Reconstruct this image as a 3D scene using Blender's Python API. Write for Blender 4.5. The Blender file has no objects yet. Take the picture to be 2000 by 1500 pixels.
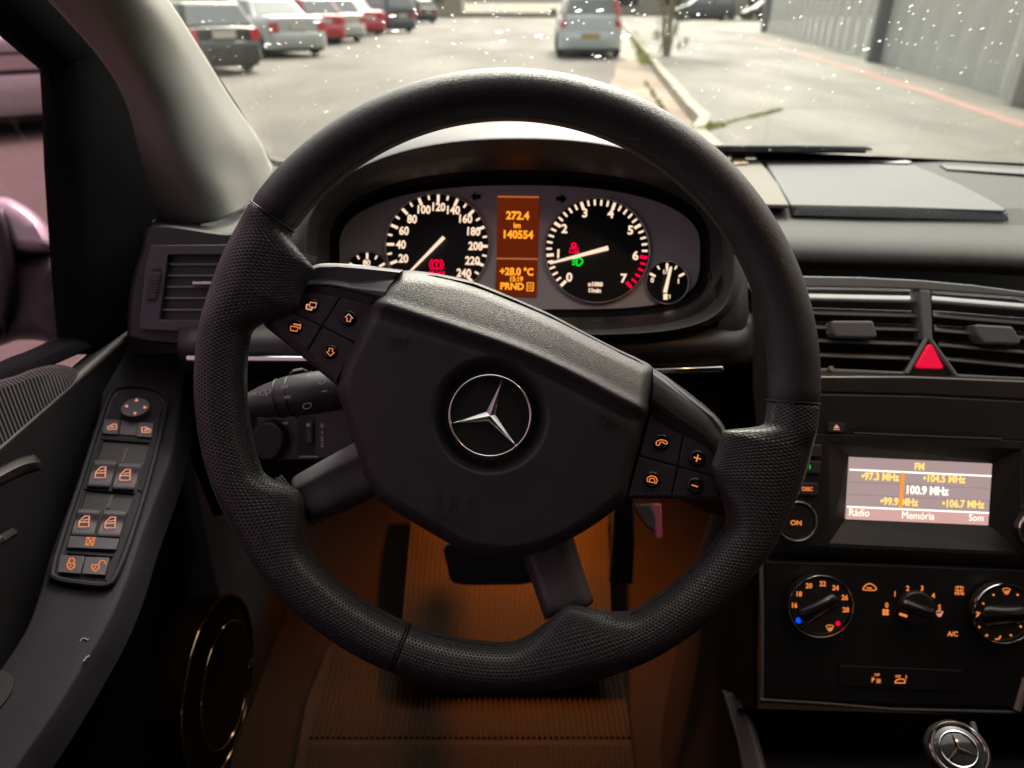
import bpy, math, random
import numpy as np
from mathutils import Vector, Matrix
random.seed(7)
R = math.radians
sc = bpy.context.scene
col = sc.collection
# ---------------------------------------------------------------- camera, sky, sun, exposure
F = 1386.0; CAMH = 1.30; PITCH = R(28.26)
cd = bpy.data.cameras.new('camera'); cam = bpy.data.objects.new('camera', cd); col.objects.link(cam)
cam.location = (0, 0, CAMH); cam.rotation_euler = (math.pi/2 - PITCH, 0, 0)
cd.sensor_width = 36; cd.lens = F/2000*36; cd.clip_start = 0.02; cd.clip_end = 3000
cd.dof.use_dof = True; cd.dof.focus_distance = 0.45; cd.dof.aperture_fstop = 7.5
sc.camera = cam
w = bpy.data.worlds.new("World"); sc.world = w; w.use_nodes = True
nt = w.node_tree; nt.nodes.clear()
sky = nt.nodes.new('ShaderNodeTexSky'); sky.sky_type = 'NISHITA'; sky.sun_disc = False
SUN_EL, SUN_AZ = 46, 10
sky.sun_elevation = R(SUN_EL); sky.sun_rotation = R(SUN_AZ); sky.air_density = 1.0; sky.dust_density = 6.0; sky.ozone_density = 0.6
hs = nt.nodes.new('ShaderNodeHueSaturation'); hs.inputs['Saturation'].default_value = 0.22
bg = nt.nodes.new('ShaderNodeBackground'); bg.inputs[1].default_value = 0.15
wo = nt.nodes.new('ShaderNodeOutputWorld')
tint = nt.nodes.new('ShaderNodeMix'); tint.data_type = 'RGBA'; tint.blend_type = 'MULTIPLY'; tint.inputs[0].default_value = 1
tint.inputs[7].default_value = (.99, .96, .90, 1)          # thin warm overcast
nt.links.new(sky.outputs[0], hs.inputs['Color']); nt.links.new(hs.outputs[0], tint.inputs[6]); nt.links.new(tint.outputs[2], bg.inputs[0]); nt.links.new(bg.outputs[0], wo.inputs[0])
sl = bpy.data.lights.new('sun', 'SUN'); sl.energy = 1.6; sl.angle = R(18); sl.color = (1, .93, .80)
so = bpy.data.objects.new('sun', sl); col.objects.link(so)
so.rotation_euler = (R(90-SUN_EL), 0, R(180-SUN_AZ))       # shines from ahead of the car
sc.view_settings.view_transform = 'Standard'; sc.view_settings.look = 'None'
sc.view_settings.exposure = 1.38; sc.view_settings.gamma = 1; sc.view_settings.use_curve_mapping = False
sc.cycles.use_denoising = True
sc.cycles.max_bounces = 10; sc.cycles.diffuse_bounces = 5; sc.cycles.transparent_max_bounces = 16
sc.cycles.caustics_refractive = False; sc.cycles.caustics_reflective = False; sc.cycles.sample_clamp_indirect = 6

# ---------------------------------------------------------------- geometry helpers
C0 = Vector((0, 0, CAMH)); FW = Vector((0, math.cos(PITCH), -math.sin(PITCH)))
UP = Vector((0, math.sin(PITCH), math.cos(PITCH))); RT = Vector((1, 0, 0))
def ray(px, py): return FW + RT*((px-1000)/F) + UP*((750-py)/F)
def P(px, py, d): return C0 + ray(px, py)*d
def G(px, py, z=0.0):
    r = ray(px, py); return C0 + r*((z-CAMH)/r.z)
class Fr:                                   # a plane of the place: points on it are found where a sight line meets it
    def __init__(s, px, py, d, tx=0, ty=0, pts=None):
        if pts:
            s.o = pts[0]; n = (pts[1]-pts[0]).cross(pts[2]-pts[0]).normalized()
            if n.dot(FW) > 0: n = -n
        else:
            s.o = P(px, py, d); n = (-FW + RT*tx + UP*ty).normalized()
        s.n = n; s.X = (RT - n*RT.dot(n)).normalized(); s.Y = n.cross(s.X)
    def hit(s, px, py, l=0.0):
        r = ray(px, py); return C0 + r*((s.o + s.n*l - C0).dot(s.n)/r.dot(s.n))
    def d(s, px, py, l=0.0): return (s.hit(px, py, l)-C0).dot(FW)
def cr(pts, n, closed=False):               # Catmull-Rom through points, n steps a span
    out = []; m = len(pts)
    rng = m if closed else m-1
    for i in range(rng):
        if closed: p0, p1, p2, p3 = pts[i-1], pts[i], pts[(i+1) % m], pts[(i+2) % m]
        else:
            p1, p2 = pts[i], pts[i+1]
            p0 = pts[i-1] if i else tuple(2*a-b for a, b in zip(p1, p2))
            p3 = pts[i+2] if i+2 < m else tuple(2*a-b for a, b in zip(p2, p1))
        for k in range(n):
            t = k/n
            out.append(tuple(.5*((2*b)+(-a+c)*t+(2*a-5*b+4*c-e)*t*t+(-a+3*b-3*c+e)*t**3) for a, b, c, e in zip(p0, p1, p2, p3)))
    if not closed: out.append(tuple(pts[-1]))
    return out
_tc = {}
def text_mesh(s, bold):
    k = (s, bold)
    if k not in _tc:
        cu = bpy.data.curves.new('t', 'FONT'); cu.body = s; cu.size = 1; cu.align_x = 'CENTER'; cu.align_y = 'CENTER'; cu.resolution_u = 3; cu.offset = bold
        o = bpy.data.objects.new('t', cu); col.objects.link(o)
        me = bpy.data.meshes.new_from_object(o)
        v = [tuple(q.co) for q in me.vertices]; f = [tuple(p.vertices) for p in me.polygons]
        bpy.data.objects.remove(o); bpy.data.meshes.remove(me); bpy.data.curves.remove(cu)
        ys = [a[1] for a in v] or [0]; cy = (max(ys)+min(ys))/2
        _tc[k] = ([(a[0], a[1]-cy) for a in v], f)
    return _tc[k]
class MB:
    def __init__(s): s.v = []; s.f = []; s.mi = []; s.m = 0; s.uv = {}
    def add(s, vs, fs):
        b = len(s.v); s.v += [Vector(q) for q in vs]
        for f in fs: s.f.append(tuple(i+b for i in f)); s.mi.append(s.m)
        return s
    def prism(s, fr, pts, l0, l1, inset=0):             # outline in photo pixels on a plane, given thickness
        n = len(pts); top = [fr.hit(x, y, l1) for x, y in pts]
        c = sum(top, Vector())/n
        bot = [q - fr.n*(l1-l0) for q in top]
        if inset: top = [q+(c-q)*inset for q in top]
        s.add(bot+top, [tuple(range(n, 2*n)), tuple(range(n-1, -1, -1))]+[(i, (i+1) % n, n+(i+1) % n, n+i) for i in range(n)])
        return s
    def disc(s, fr, px, py, r, l0, l1, n=32, ry=None, rot=0, r1=None):
        pts = []
        o = fr.hit(px, py, l1); k = fr.d(px, py, l1)/F; ry = ry or r; ca, sa = math.cos(R(rot)), math.sin(R(rot))
        def loop(q, lo):
            return [o + fr.n*lo + fr.X*(q*(r*math.cos(a)*ca-ry*math.sin(a)*sa)*k) + fr.Y*(q*(r*math.cos(a)*sa+ry*math.sin(a)*ca)*k) for a in [2*math.pi*i/n for i in range(n)]]
        vs = loop(1, l0-l1)+loop((r1 or r)/r, 0)
        s.add(vs, [tuple(range(n, 2*n)), tuple(range(n-1, -1, -1))]+[(i, (i+1) % n, n+(i+1) % n, n+i) for i in range(n)])
        return s
    def torus(s, o, X, Y, Z, r, t, tz=None, n=64, m=12, ry=None, a0=0, a1=360):
        full = a1-a0 >= 360; nn = n if full else n+1; ry = ry or r; vs = []; fs = []; tz = tz or t
        for i in range(nn):
            a = R(a0+(a1-a0)*i/n)
            for j in range(m):
                b = 2*math.pi*j/m; vs.append(o + X*((r+t*math.cos(b))*math.cos(a)) + Y*((ry+t*math.cos(b))*math.sin(a)) + Z*(tz*math.sin(b)))
        for i in range(n):
            for j in range(m):
                fs.append((i*m+j, ((i+1) % nn)*m+j, ((i+1) % nn)*m+(j+1) % m, i*m+(j+1) % m))
        return s.add(vs, fs)
    def ringpx(s, fr, px, py, r, t, l=0, tz=None, **k):
        q = fr.d(px, py, l)/F
        if 'ry' in k: k['ry'] *= q
        return s.torus(fr.hit(px, py, l), fr.X, fr.Y, fr.n, r*q, t*q, tz, **k)
    def stroke(s, fr, pl, wpx, l=.0004, closed=False, th=.0003):
        pts = [fr.hit(x, y, l) for x, y in pl]; n = len(pts); L = []; Rr = []
        for i in range(n):
            a = pts[i-1] if (i or closed) else pts[i]; b = pts[(i+1) % n] if (i < n-1 or closed) else pts[i]
            t = (b-a); t = t.normalized() if t.length > 0 else fr.X; nn = fr.n.cross(t)*(wpx*.5*fr.d(*pl[i])/F)
            L.append(pts[i]+nn); Rr.append(pts[i]-nn)
        vs = L+Rr+[q-fr.n*th for q in L]+[q-fr.n*th for q in Rr]; fs = []
        for i in range(n if closed else n-1):
            j = (i+1) % n; fs += [(i, n+i, n+j, j), (i, j, 2*n+j, 2*n+i), (n+i, 3*n+i, 3*n+j, n+j)]
        if not closed: fs += [(0, 2*n, 3*n, n), (n-1, 2*n-1, 4*n-1, 3*n-1)]
        return s.add(vs, fs)
    def text(s, fr, t, px, py, h, rot=0, l=.0004, sx=1.0, bold=.02):
        v, f = text_mesh(t, bold); k = h/.70*fr.d(px, py, l)/F; o = fr.hit(px, py, l); c, q = math.cos(R(rot)), math.sin(R(rot))
        return s.add([o + fr.X*((a*sx*c-b*q)*k) + fr.Y*((a*sx*q+b*c)*k) for a, b in v], f)
    def loft(s, rows, su=5, sv=5, cu=False, cv=False):   # rows of (px,py,d) or Vectors
        rr = [[tuple(P(*q)) if not isinstance(q, Vector) else tuple(q) for q in r] for r in rows]
        rr = [cr(r, su, cu) for r in rr]
        cols = [cr([r[i] for r in rr], sv, cv) for i in range(len(rr[0]))]
        nu = len(cols); nv = len(cols[0]); vs = [q for c in cols for q in c]; fs = []
        for i in range(nu if cu else nu-1):
            for j in range(nv if cv else nv-1):
                i2 = (i+1) % nu; j2 = (j+1) % nv; fs.append((i*nv+j, i2*nv+j, i2*nv+j2, i*nv+j2))
        return s.add(vs, fs)
    def tube(s, pts, r, n=10, cap=True):
        pts = [Vector(p) for p in pts]; vs = []; fs = []; m = len(pts)
        rs = r if isinstance(r, (list, tuple)) else [r]*m
        ref = Vector((0, 0, 1))
        for i in range(m):
            t = (pts[min(i+1, m-1)]-pts[max(i-1, 0)]).normalized()
            a = t.cross(ref) if abs(t.dot(ref)) < .95 else t.cross(Vector((1, 0, 0)))
            a.normalize(); b = t.cross(a)
            vs += [pts[i]+(a*math.cos(2*math.pi*k/n)+b*math.sin(2*math.pi*k/n))*rs[i] for k in range(n)]
        for i in range(m-1):
            for k in range(n): fs.append((i*n+k, i*n+(k+1) % n, (i+1)*n+(k+1) % n, (i+1)*n+k))
        if cap: fs += [tuple(range(n-1, -1, -1)), tuple(range((m-1)*n, m*n))]
        return s.add(vs, fs)
    def box(s, a, b):
        x0, y0, z0 = a; x1, y1, z1 = b
        return s.add([(x0, y0, z0), (x1, y0, z0), (x1, y1, z0), (x0, y1, z0), (x0, y0, z1), (x1, y0, z1), (x1, y1, z1), (x0, y1, z1)],
                     [(0, 3, 2, 1), (4, 5, 6, 7), (0, 1, 5, 4), (1, 2, 6, 5), (2, 3, 7, 6), (3, 0, 4, 7)])
    def hexa(s, p):                                     # 8 points: bottom 4, top 4
        return s.add(p, [(0, 3, 2, 1), (4, 5, 6, 7), (0, 1, 5, 4), (1, 2, 6, 5), (2, 3, 7, 6), (3, 0, 4, 7)])
WL = {}
def thing(name, label, cat, loc, group=None):
    o = bpy.data.objects.new(name, None); col.objects.link(o); o.location = loc; o.empty_display_size = .05
    o['label'] = label; o['category'] = cat
    if group: o['group'] = group
    WL[o] = Vector(loc); return o
def part(name, mb, mats, parent=None, smooth=30, bevel=0, label=None, cat=None, kind=None, group=None, solid=0, seg=2):
    c = sum(mb.v, Vector())/max(1, len(mb.v))
    me = bpy.data.meshes.new(name); me.from_pydata([tuple(q-c) for q in mb.v], [], mb.f)
    for m in (mats if isinstance(mats, (list, tuple)) else [mats]): me.materials.append(m)
    me.polygons.foreach_set('material_index', mb.mi)
    if mb.uv:
        ul = me.uv_layers.new(name='UVMap')
        for p in me.polygons:
            for li, vi in zip(p.loop_indices, p.vertices): ul.data[li].uv = mb.uv[vi]
        if hasattr(mb, 'uvf'):
            for pi, uvs in mb.uvf.items():
                for li, q in zip(me.polygons[pi].loop_indices, uvs): ul.data[li].uv = q
    if smooth:
        me.polygons.foreach_set('use_smooth', [True]*len(me.polygons)); me.set_sharp_from_angle(angle=R(smooth))
    me.update()
    o = bpy.data.objects.new(name, me); col.objects.link(o)
    if parent is not None: o.parent = parent; o.location = c-WL[parent]
    else: o.location = c
    WL[o] = c
    if solid:
        m = o.modifiers.new('thickness', 'SOLIDIFY'); m.thickness = solid; m.offset = -1
    if bevel:
        m = o.modifiers.new('edge', 'BEVEL'); m.width = bevel; m.segments = seg; m.limit_method = 'ANGLE'; m.angle_limit = R(35)
    if label: o['label'] = label
    if cat: o['category'] = cat
    if kind: o['kind'] = kind
    if group: o['group'] = group
    return o

# ---------------------------------------------------------------- materials
def nodes(name):
    m = bpy.data.materials.new(name); m.use_nodes = True; t = m.node_tree; t.nodes.clear()
    out = t.nodes.new('ShaderNodeOutputMaterial'); b = t.nodes.new('ShaderNodeBsdfPrincipled'); t.links.new(b.outputs[0], out.inputs[0])
    return m, t, b, out
def mth(t, op, a, b=None, clamp=False):
    n = t.nodes.new('ShaderNodeMath'); n.operation = op; n.use_clamp = clamp
    for i, q in enumerate((a, b)):
        if q is None: continue
        if isinstance(q, (int, float)): n.inputs[i].default_value = q
        else: t.links.new(q, n.inputs[i])
    return n.outputs[0]
def ramp(t, src, stops):
    r = t.nodes.new('ShaderNodeValToRGB'); e = r.color_ramp.elements
    while len(e) < len(stops): e.new(.5)
    for i, (p, c) in enumerate(stops): e[i].position = p; e[i].color = (*c, 1) if len(c) == 3 else c
    t.links.new(src, r.inputs[0]); return r.outputs[0]
def mat(name, c, rough=.5, metal=0, spec=.5, bump=None, scale=1000, bs=.3, bd=.0004, coat=0, emit=None, es=1, var=.12, vs=30, sheen=0):
    m, t, b, out = nodes(name)
    b.inputs['Roughness'].default_value = rough; b.inputs['Metallic'].default_value = metal
    b.inputs['Specular IOR Level'].default_value = spec; b.inputs['Coat Weight'].default_value = coat; b.inputs['Coat Roughness'].default_value = .08
    if sheen: b.inputs['Sheen Weight'].default_value = sheen; b.inputs['Sheen Roughness'].default_value = .5
    tc = t.nodes.new('ShaderNodeTexCoord')
    if var:
        nz = t.nodes.new('ShaderNodeTexNoise'); nz.inputs['Scale'].default_value = vs; nz.inputs['Detail'].default_value = 5
        t.links.new(tc.outputs['Object'], nz.inputs['Vector'])
        lo = tuple(max(0, q*(1-var)) for q in c); hi = tuple(min(1, q*(1+var)) for q in c)
        t.links.new(ramp(t, nz.outputs[0], [(.3, lo), (.7, hi)]), b.inputs['Base Color'])
        t.links.new(mth(t, 'ADD', mth(t, 'MULTIPLY', nz.outputs[0], var*.8), rough-var*.4, True), b.inputs['Roughness'])
    else: b.inputs['Base Color'].default_value = (*c, 1)
    if bump:
        h = None
        if bump == 'leather':
            v = t.nodes.new('ShaderNodeTexVoronoi'); v.feature = 'DISTANCE_TO_EDGE'; v.inputs['Scale'].default_value = scale
            mp = t.nodes.new('ShaderNodeMapping'); mp.inputs['Scale'].default_value = (.75, 1, 1.2)
            n2 = t.nodes.new('ShaderNodeTexNoise'); n2.inputs['Scale'].default_value = scale*.6; n2.inputs['Detail'].default_value = 2
            t.links.new(tc.outputs['Object'], n2.inputs['Vector'])
            mx = t.nodes.new('ShaderNodeVectorMath'); mx.operation = 'SCALE'; mx.inputs['Scale'].default_value = .0012
            t.links.new(n2.outputs['Color'], mx.inputs[0])
            ad = t.nodes.new('ShaderNodeVectorMath'); ad.operation = 'ADD'
            t.links.new(tc.outputs['Object'], ad.inputs[0]); t.links.new(mx.outputs[0], ad.inputs[1])
            t.links.new(ad.outputs[0], mp.inputs[0]); t.links.new(mp.outputs[0], v.inputs['Vector'])
            h = mth(t, 'MINIMUM', mth(t, 'MULTIPLY', v.outputs['Distance'], 4), 1)
        elif bump == 'noise':
            n2 = t.nodes.new('ShaderNodeTexNoise'); n2.inputs['Scale'].default_value = scale; n2.inputs['Detail'].default_value = 3
            t.links.new(tc.outputs['Object'], n2.inputs['Vector']); h = n2.outputs[0]
        elif bump in ('ribx', 'riby', 'ribd'):
            wv = t.nodes.new('ShaderNodeTexWave'); wv.inputs['Scale'].default_value = scale; wv.bands_direction = {'ribx': 'X', 'riby': 'Y', 'ribd': 'DIAGONAL'}[bump]
            wv.inputs['Distortion'].default_value = .0
            t.links.new(tc.outputs['Object'], wv.inputs['Vector']); h = wv.outputs[0]
        bp = t.nodes.new('ShaderNodeBump'); bp.inputs['Strength'].default_value = bs; bp.inputs['Distance'].default_value = bd
        t.links.new(h, bp.inputs['Height']); t.links.new(bp.outputs[0], b.inputs['Normal'])
    if emit: b.inputs['Emission Color'].default_value = (*emit, 1); b.inputs['Emission Strength'].default_value = es
    return m
def perf_mat(name, c, rough):                # punched leather: staggered round holes through to a dark backing
    m, t, b, out = nodes(name)
    uv = t.nodes.new('ShaderNodeTexCoord'); P_ = .00235
    def lat(off):
        mp = t.nodes.new('ShaderNodeMapping'); mp.inputs['Scale'].default_value = (1/P_, 1/(P_*1.732), 1); mp.inputs['Location'].default_value = (off, off, 0)
        t.links.new(uv.outputs['UV'], mp.inputs[0])
        fr = t.nodes.new('ShaderNodeVectorMath'); fr.operation = 'FRACTION'; t.links.new(mp.outputs[0], fr.inputs[0])
        sb = t.nodes.new('ShaderNodeVectorMath'); sb.operation = 'SUBTRACT'; sb.inputs[1].default_value = (.5, .5, 0); t.links.new(fr.outputs[0], sb.inputs[0])
        ml = t.nodes.new('ShaderNodeVectorMath'); ml.operation = 'MULTIPLY'; ml.inputs[1].default_value = (1, 1.732, 0); t.links.new(sb.outputs[0], ml.inputs[0])
        ln = t.nodes.new('ShaderNodeVectorMath'); ln.operation = 'LENGTH'; t.links.new(ml.outputs[0], ln.inputs[0]); return ln.outputs['Value']
    dist = mth(t, 'MINIMUM', lat(0), lat(.5))
    h = ramp(t, dist, [(.20, (0, 0, 0)), (.36, (1, 1, 1))])
    t.links.new(ramp(t, dist, [(.20, tuple(q*.12 for q in c)), (.30, c)]), b.inputs['Base Color'])
    t.links.new(ramp(t, dist, [(.2, (.9,)*3), (.3, (rough,)*3)]), b.inputs['Roughness'])
    nz = t.nodes.new('ShaderNodeTexNoise'); nz.inputs['Scale'].default_value = 900; t.links.new(uv.outputs['Object'], nz.inputs['Vector'])
    hh = mth(t, 'ADD', h, mth(t, 'MULTIPLY', nz.outputs[0], .25))
    bp = t.nodes.new('ShaderNodeBump'); bp.inputs['Strength'].default_value = .55; bp.inputs['Distance'].default_value = .0006
    t.links.new(hh, bp.inputs['Height']); t.links.new(bp.outputs[0], b.inputs['Normal'])
    return m
def emis(name, c, s):
    m = bpy.data.materials.new(name); m.use_nodes = True; t = m.node_tree; t.nodes.clear()
    o = t.nodes.new('ShaderNodeOutputMaterial'); e = t.nodes.new('ShaderNodeEmission'); e.inputs[0].default_value = (*c, 1); e.inputs[1].default_value = s*.56
    t.links.new(e.outputs[0], o.inputs[0]); return m
def pane(name, c, refl=1.0):                # thin sheet of clear or tinted glass
    m = bpy.data.materials.new(name); m.use_nodes = True; t = m.node_tree; t.nodes.clear()
    o = t.nodes.new('ShaderNodeOutputMaterial'); tr = t.nodes.new('ShaderNodeBsdfTransparent'); tr.inputs[0].default_value = (*c, 1)
    g = t.nodes.new('ShaderNodeBsdfGlossy'); g.inputs['Roughness'].default_value = .02; fr = t.nodes.new('ShaderNodeFresnel'); fr.inputs[0].default_value = 1.45
    mx = t.nodes.new('ShaderNodeMixShader'); t.links.new(mth(t, 'MULTIPLY', fr.outputs[0], refl), mx.inputs[0]); t.links.new(tr.outputs[0], mx.inputs[1]); t.links.new(g.outputs[0], mx.inputs[2])
    t.links.new(mx.outputs[0], o.inputs[0]); return m
M = {}
M['leather'] = mat('smooth black leather', (.032, .032, .035), .37, bump='leather', scale=1000, bs=.42, bd=.0003, var=.1)
M['perf'] = perf_mat('perforated black leather', (.040, .038, .041), .36)
M['airbag'] = mat('grained black cover', (.050, .046, .050), .46, bump='leather', scale=850, bs=.32, bd=.0003)
M['spoke'] = mat('satin charcoal spoke', (.075, .068, .076), .42, bump='leather', scale=900, bs=.2, bd=.0002)
M['podgloss'] = mat('polished black trim', (.055, .058, .060), .27, coat=.5, var=.04)
M['pod'] = mat('matt plum black plastic', (.062, .053, .064), .5, bump='noise', scale=2500, bs=.1, bd=.0001)
M['btn'] = mat('button plastic', (.052, .045, .055), .42, bump='noise', scale=2500, bs=.08, bd=.0001)
M['dimple'] = mat('gloss button centre', (.012, .012, .013), .22, var=0)
M['chrome'] = mat('chrome', (.75, .74, .73), .13, metal=1, var=.03)
M['satin'] = mat('satin silver', (.45, .45, .46), .34, metal=.9, var=.06)
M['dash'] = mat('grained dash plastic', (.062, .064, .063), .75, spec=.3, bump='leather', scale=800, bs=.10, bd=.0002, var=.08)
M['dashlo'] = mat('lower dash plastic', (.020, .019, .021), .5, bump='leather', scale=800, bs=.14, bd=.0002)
M['fascia'] = mat('black fascia', (.021, .0195, .0195), .38, bump='noise', scale=2200, bs=.08, bd=.0001)
M['black'] = mat('deep black plastic', (.006, .006, .007), .5, var=0)
M['hood'] = mat('hood plastic', (.055, .06, .064), .55, bump='leather', scale=900, bs=.1, bd=.0002)
M['lid'] = mat('storage lid plastic', (.115, .12, .125), .72, spec=.3, bump='leather', scale=900, bs=.08, bd=.0002, var=.05)
M['ventf'] = mat('vent frame', (.20, .215, .23), .42, var=.06)
M['slat'] = mat('vent slat', (.17, .175, .185), .36, var=.06)
M['ribbed'] = mat('ribbed strip', (.05, .053, .055), .5, bump='ribd', scale=60, bs=1, bd=.0015)
M['plate'] = mat('gauge silver plate', (.66, .62, .66), .5, var=.05)
M['bezel'] = mat('gauge bezel', (.5, .47, .47), .35, metal=.4, var=.03)
M['dial'] = mat('gauge black', (.006, .006, .008), .45, var=0)
M['pillar'] = mat('pillar trim', (.30, .295, .265), .85, spec=.3, bump='noise', scale=1800, bs=.12, bd=.0002, var=.04)
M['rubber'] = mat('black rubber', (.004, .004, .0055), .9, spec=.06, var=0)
M['wall_shade'] = mat('unlit black wall', (.006, .0055, .006), .85, spec=.15, var=0)  # shade inside the instrument hood put into the black colour
M['door'] = mat('door plastic', (.013, .011, .0165), .66, spec=.2, bump='leather', scale=800, bs=.16, bd=.0003)
M['fabric'] = mat('ribbed door cloth', (.030, .018, .024), .95, spec=.2, bump='riby', scale=75, bs=.8, bd=.001, sheen=.2)
M['carpet'] = mat('dark carpet', (.009, .0045, .0022), .95, spec=.08, bump='noise', scale=700, bs=.8, bd=.002)
M['mat'] = mat('ribbed rubber mat', (.013, .0062, .0022), .75, spec=.06, bump='noise', scale=400, bs=.3, bd=.001, var=.3, vs=14)
M['pink'] = mat('pink plastic', (.55, .14, .26), .4, var=0)
M['red'] = mat('red hazard plastic', (.75, .02, .05), .35, var=0, emit=(1, .0, .06), es=.22)
M['glow_o'] = emis('amber backlight', (1, .27, .06), .62)
M['glow_p'] = emis('salmon backlight', (1, .42, .25), .55)
M['glow_w'] = emis('warm white dial light', (1, .72, .52), .82)
M['glow_r'] = emis('red warning light', (1, .0, .045), .9)
M['glow_g'] = emis('green light', (.0, .85, .03), .8)
M['glow_b'] = emis('blue light', (.0, .08, 1), .8)
M['lcd_o'] = emis('amber display', (.40, .050, .010), .20)
M['lcd_t'] = emis('amber digits', (1, .33, .02), 1.0)
M['scr'] = emis('radio screen', (.50, .365, .355), .60)
M['scr2'] = emis('radio screen band', (.62, .36, .33), .78)
M['scrt'] = emis('radio yellow', (1, .66, .16), .9)
M['scrw'] = emis('radio white', (1, .93, .75), 1.1)
M['scro'] = emis('radio orange', (1, .30, .03), .8)
M['glass'] = pane('windscreen glass', (.93, .94, .90), .8)
M['pinkglass'] = pane('pink tinted film glass', (.56, .34, .43), .5)
M['clearside'] = pane('brown tinted glass', (.26, .18, .13), .5)
# ================================================================ STREET OUTSIDE
def gpart(name, pts, z, mats, mb=None, **k):
    mb = MB(); vs = [Vector((x, y, z)) for x, y in pts]; mb.add(vs, [tuple(range(len(vs)))]); return part(name, mb, mats, smooth=0, **k)
def gmat(name, c1, c2, sc1, rough=.8, c3=None, bs=.4):
    m, t, b, out = nodes(name); tc = t.nodes.new('ShaderNodeTexCoord')
    n = t.nodes.new('ShaderNodeTexNoise'); n.inputs['Scale'].default_value = sc1; n.inputs['Detail'].default_value = 8; n.inputs['Roughness'].default_value = .65
    n2 = t.nodes.new('ShaderNodeTexNoise'); n2.inputs['Scale'].default_value = sc1*40; n2.inputs['Detail'].default_value = 4
    mp = t.nodes.new('ShaderNodeMapping'); mp.inputs['Scale'].default_value = (1, .35, 1)
    t.links.new(tc.outputs['Object'], mp.inputs[0]); t.links.new(mp.outputs[0], n.inputs['Vector']); t.links.new(tc.outputs['Object'], n2.inputs['Vector'])
    f = mth(t, 'ADD', mth(t, 'MULTIPLY', n.outputs[0], .75), mth(t, 'MULTIPLY', n2.outputs[0], .25))
    t.links.new(ramp(t, f, [(.38, c1), (.62, c2)]+([(.8, c3)] if c3 else [])), b.inputs['Base Color'])
    t.links.new(mth(t, 'ADD', mth(t, 'MULTIPLY', n.outputs[0], -.5), rough+.25, True), b.inputs['Roughness'])
    bp = t.nodes.new('ShaderNodeBump'); bp.inputs['Strength'].default_value = bs; bp.inputs['Distance'].default_value = .01
    t.links.new(n2.outputs[0], bp.inputs['Height']); t.links.new(bp.outputs[0], b.inputs['Normal']); return m
m_road = gmat('worn damp asphalt', (.074, .067, .054), (.128, .115, .090), .35)
m_pave = gmat('pale concrete paving', (.112, .110, .092), (.160, .157, .130), .6)
m_ground = gmat('dry ground', (.16, .15, .11), (.24, .22, .16), .2)
m_kerb = gmat('whitewashed kerb', (.28, .26, .20), (.40, .37, .29), 1.5)
m_dirt = gmat('brown gutter dirt', (.16, .115, .075), (.26, .19, .13), 1.2)
m_red = gmat('faded red paint', (.25, .14, .11), (.32, .19, .15), 2)
gpart('ground', [(-1500, -300), (1500, -300), (1500, 2500), (-1500, 2500)], -.02, m_ground, kind='structure')
gpart('road', [(-16, -25), (3.0, -25), (3.0, 60), (60, 62), (60, 76), (-16, 76)], 0, m_road, kind='structure')
kp = [G(1700, 700), G(1500, 420), G(1388, 262), G(1352, 225), G(1315, 178), G(1285, 140), G(1262, 108), G(1240, 80), G(1225, 60), G(1212, 45)]
kp = [Vector((2.6, -20, 0))]+[Vector((max(1.9, p.x), p.y, 0)) for p in kp if p.y > 3]
kp = [Vector(q) for q in cr([tuple(p) for p in kp], 6)]
endp = kp[-1]
mb = MB(); vs = [(p.x, p.y, .12) for p in kp]+[(60, endp.y+2, .12), (60, -20, .12)]
mb.add(vs, [tuple(range(len(vs)))]); part('pavement', mb, m_pave, smooth=0, kind='structure')
# kerb stones, one by one
cum = [0]
for a, b in zip(kp, kp[1:]): cum.append(cum[-1]+(b-a).length)
def along(pl, cum, s):
    for i in range(len(pl)-1):
        if cum[i+1] >= s:
            t = (s-cum[i])/(cum[i+1]-cum[i]); return pl[i].lerp(pl[i+1], t), (pl[i+1]-pl[i]).normalized()
    return pl[-1], (pl[-1]-pl[-2]).normalized()
s = 24.0; k0 = None
kerb = thing('kerb', 'pale whitewashed kerb between the road and the concrete pavement', 'kerb', (2.4, 10, 0)); del kerb['category']; kerb['kind'] = 'structure'
while s < cum[-1]-1:
    a, d = along(kp, cum, s+.01); b, d2 = along(kp, cum, s+.97); n = Vector((-d.y, d.x, 0))*.07; h = .135+random.uniform(-.006, .006)
    mb = MB(); mb.hexa([a+n, a-n, b-n, b+n, a+n+Vector((0, 0, h)), a-n+Vector((0, 0, h)), b-n+Vector((0, 0, h)), b+n+Vector((0, 0, h))])
    part('kerb_stone', mb, m_kerb, kerb, smooth=0, bevel=.012); s += 1.0
# gutter dirt and red line
mb = MB(); L = [G(x, y, .004) for x, y in [(1385, 262), (1345, 225), (1305, 178), (1275, 142), (1245, 112)]]; Rr = [G(x, y, .004) for x, y in [(1180, 262), (1150, 225), (1180, 185), (1200, 150), (1205, 122)]]
mb.add(L+Rr, [(i, i+1, 6+i, 5+i) for i in range(4)]); part('gutter_dirt', mb, m_dirt, smooth=0, kind='structure')
mb = MB(); rl = [(2300, 345), (2000, 244), (1800, 176), (1640, 126), (1520, 92), (1460, 72)]
A = [G(x, y-5*(y/200), .124) for x, y in rl]; B = [G(x, y+6*(y/200), .124) for x, y in rl]
mb.add(A+B, [(i, i+1, 7+i, 6+i) for i in range(5)]); part('red_painted_line', mb, m_red, smooth=0, kind='structure')
mb = MB()
for y in (9.5, 13, 16.5, 20, 25, 31, 38):
    x0 = 2.75+max(0, (y-16))*.045
    mb.add([(x0, y, .1235), (10.5+y*.02, y+1.1, .1235), (10.5+y*.02, y+1.125, .1235), (x0, y+.025, .1235)], [(0, 1, 2, 3)])
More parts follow.
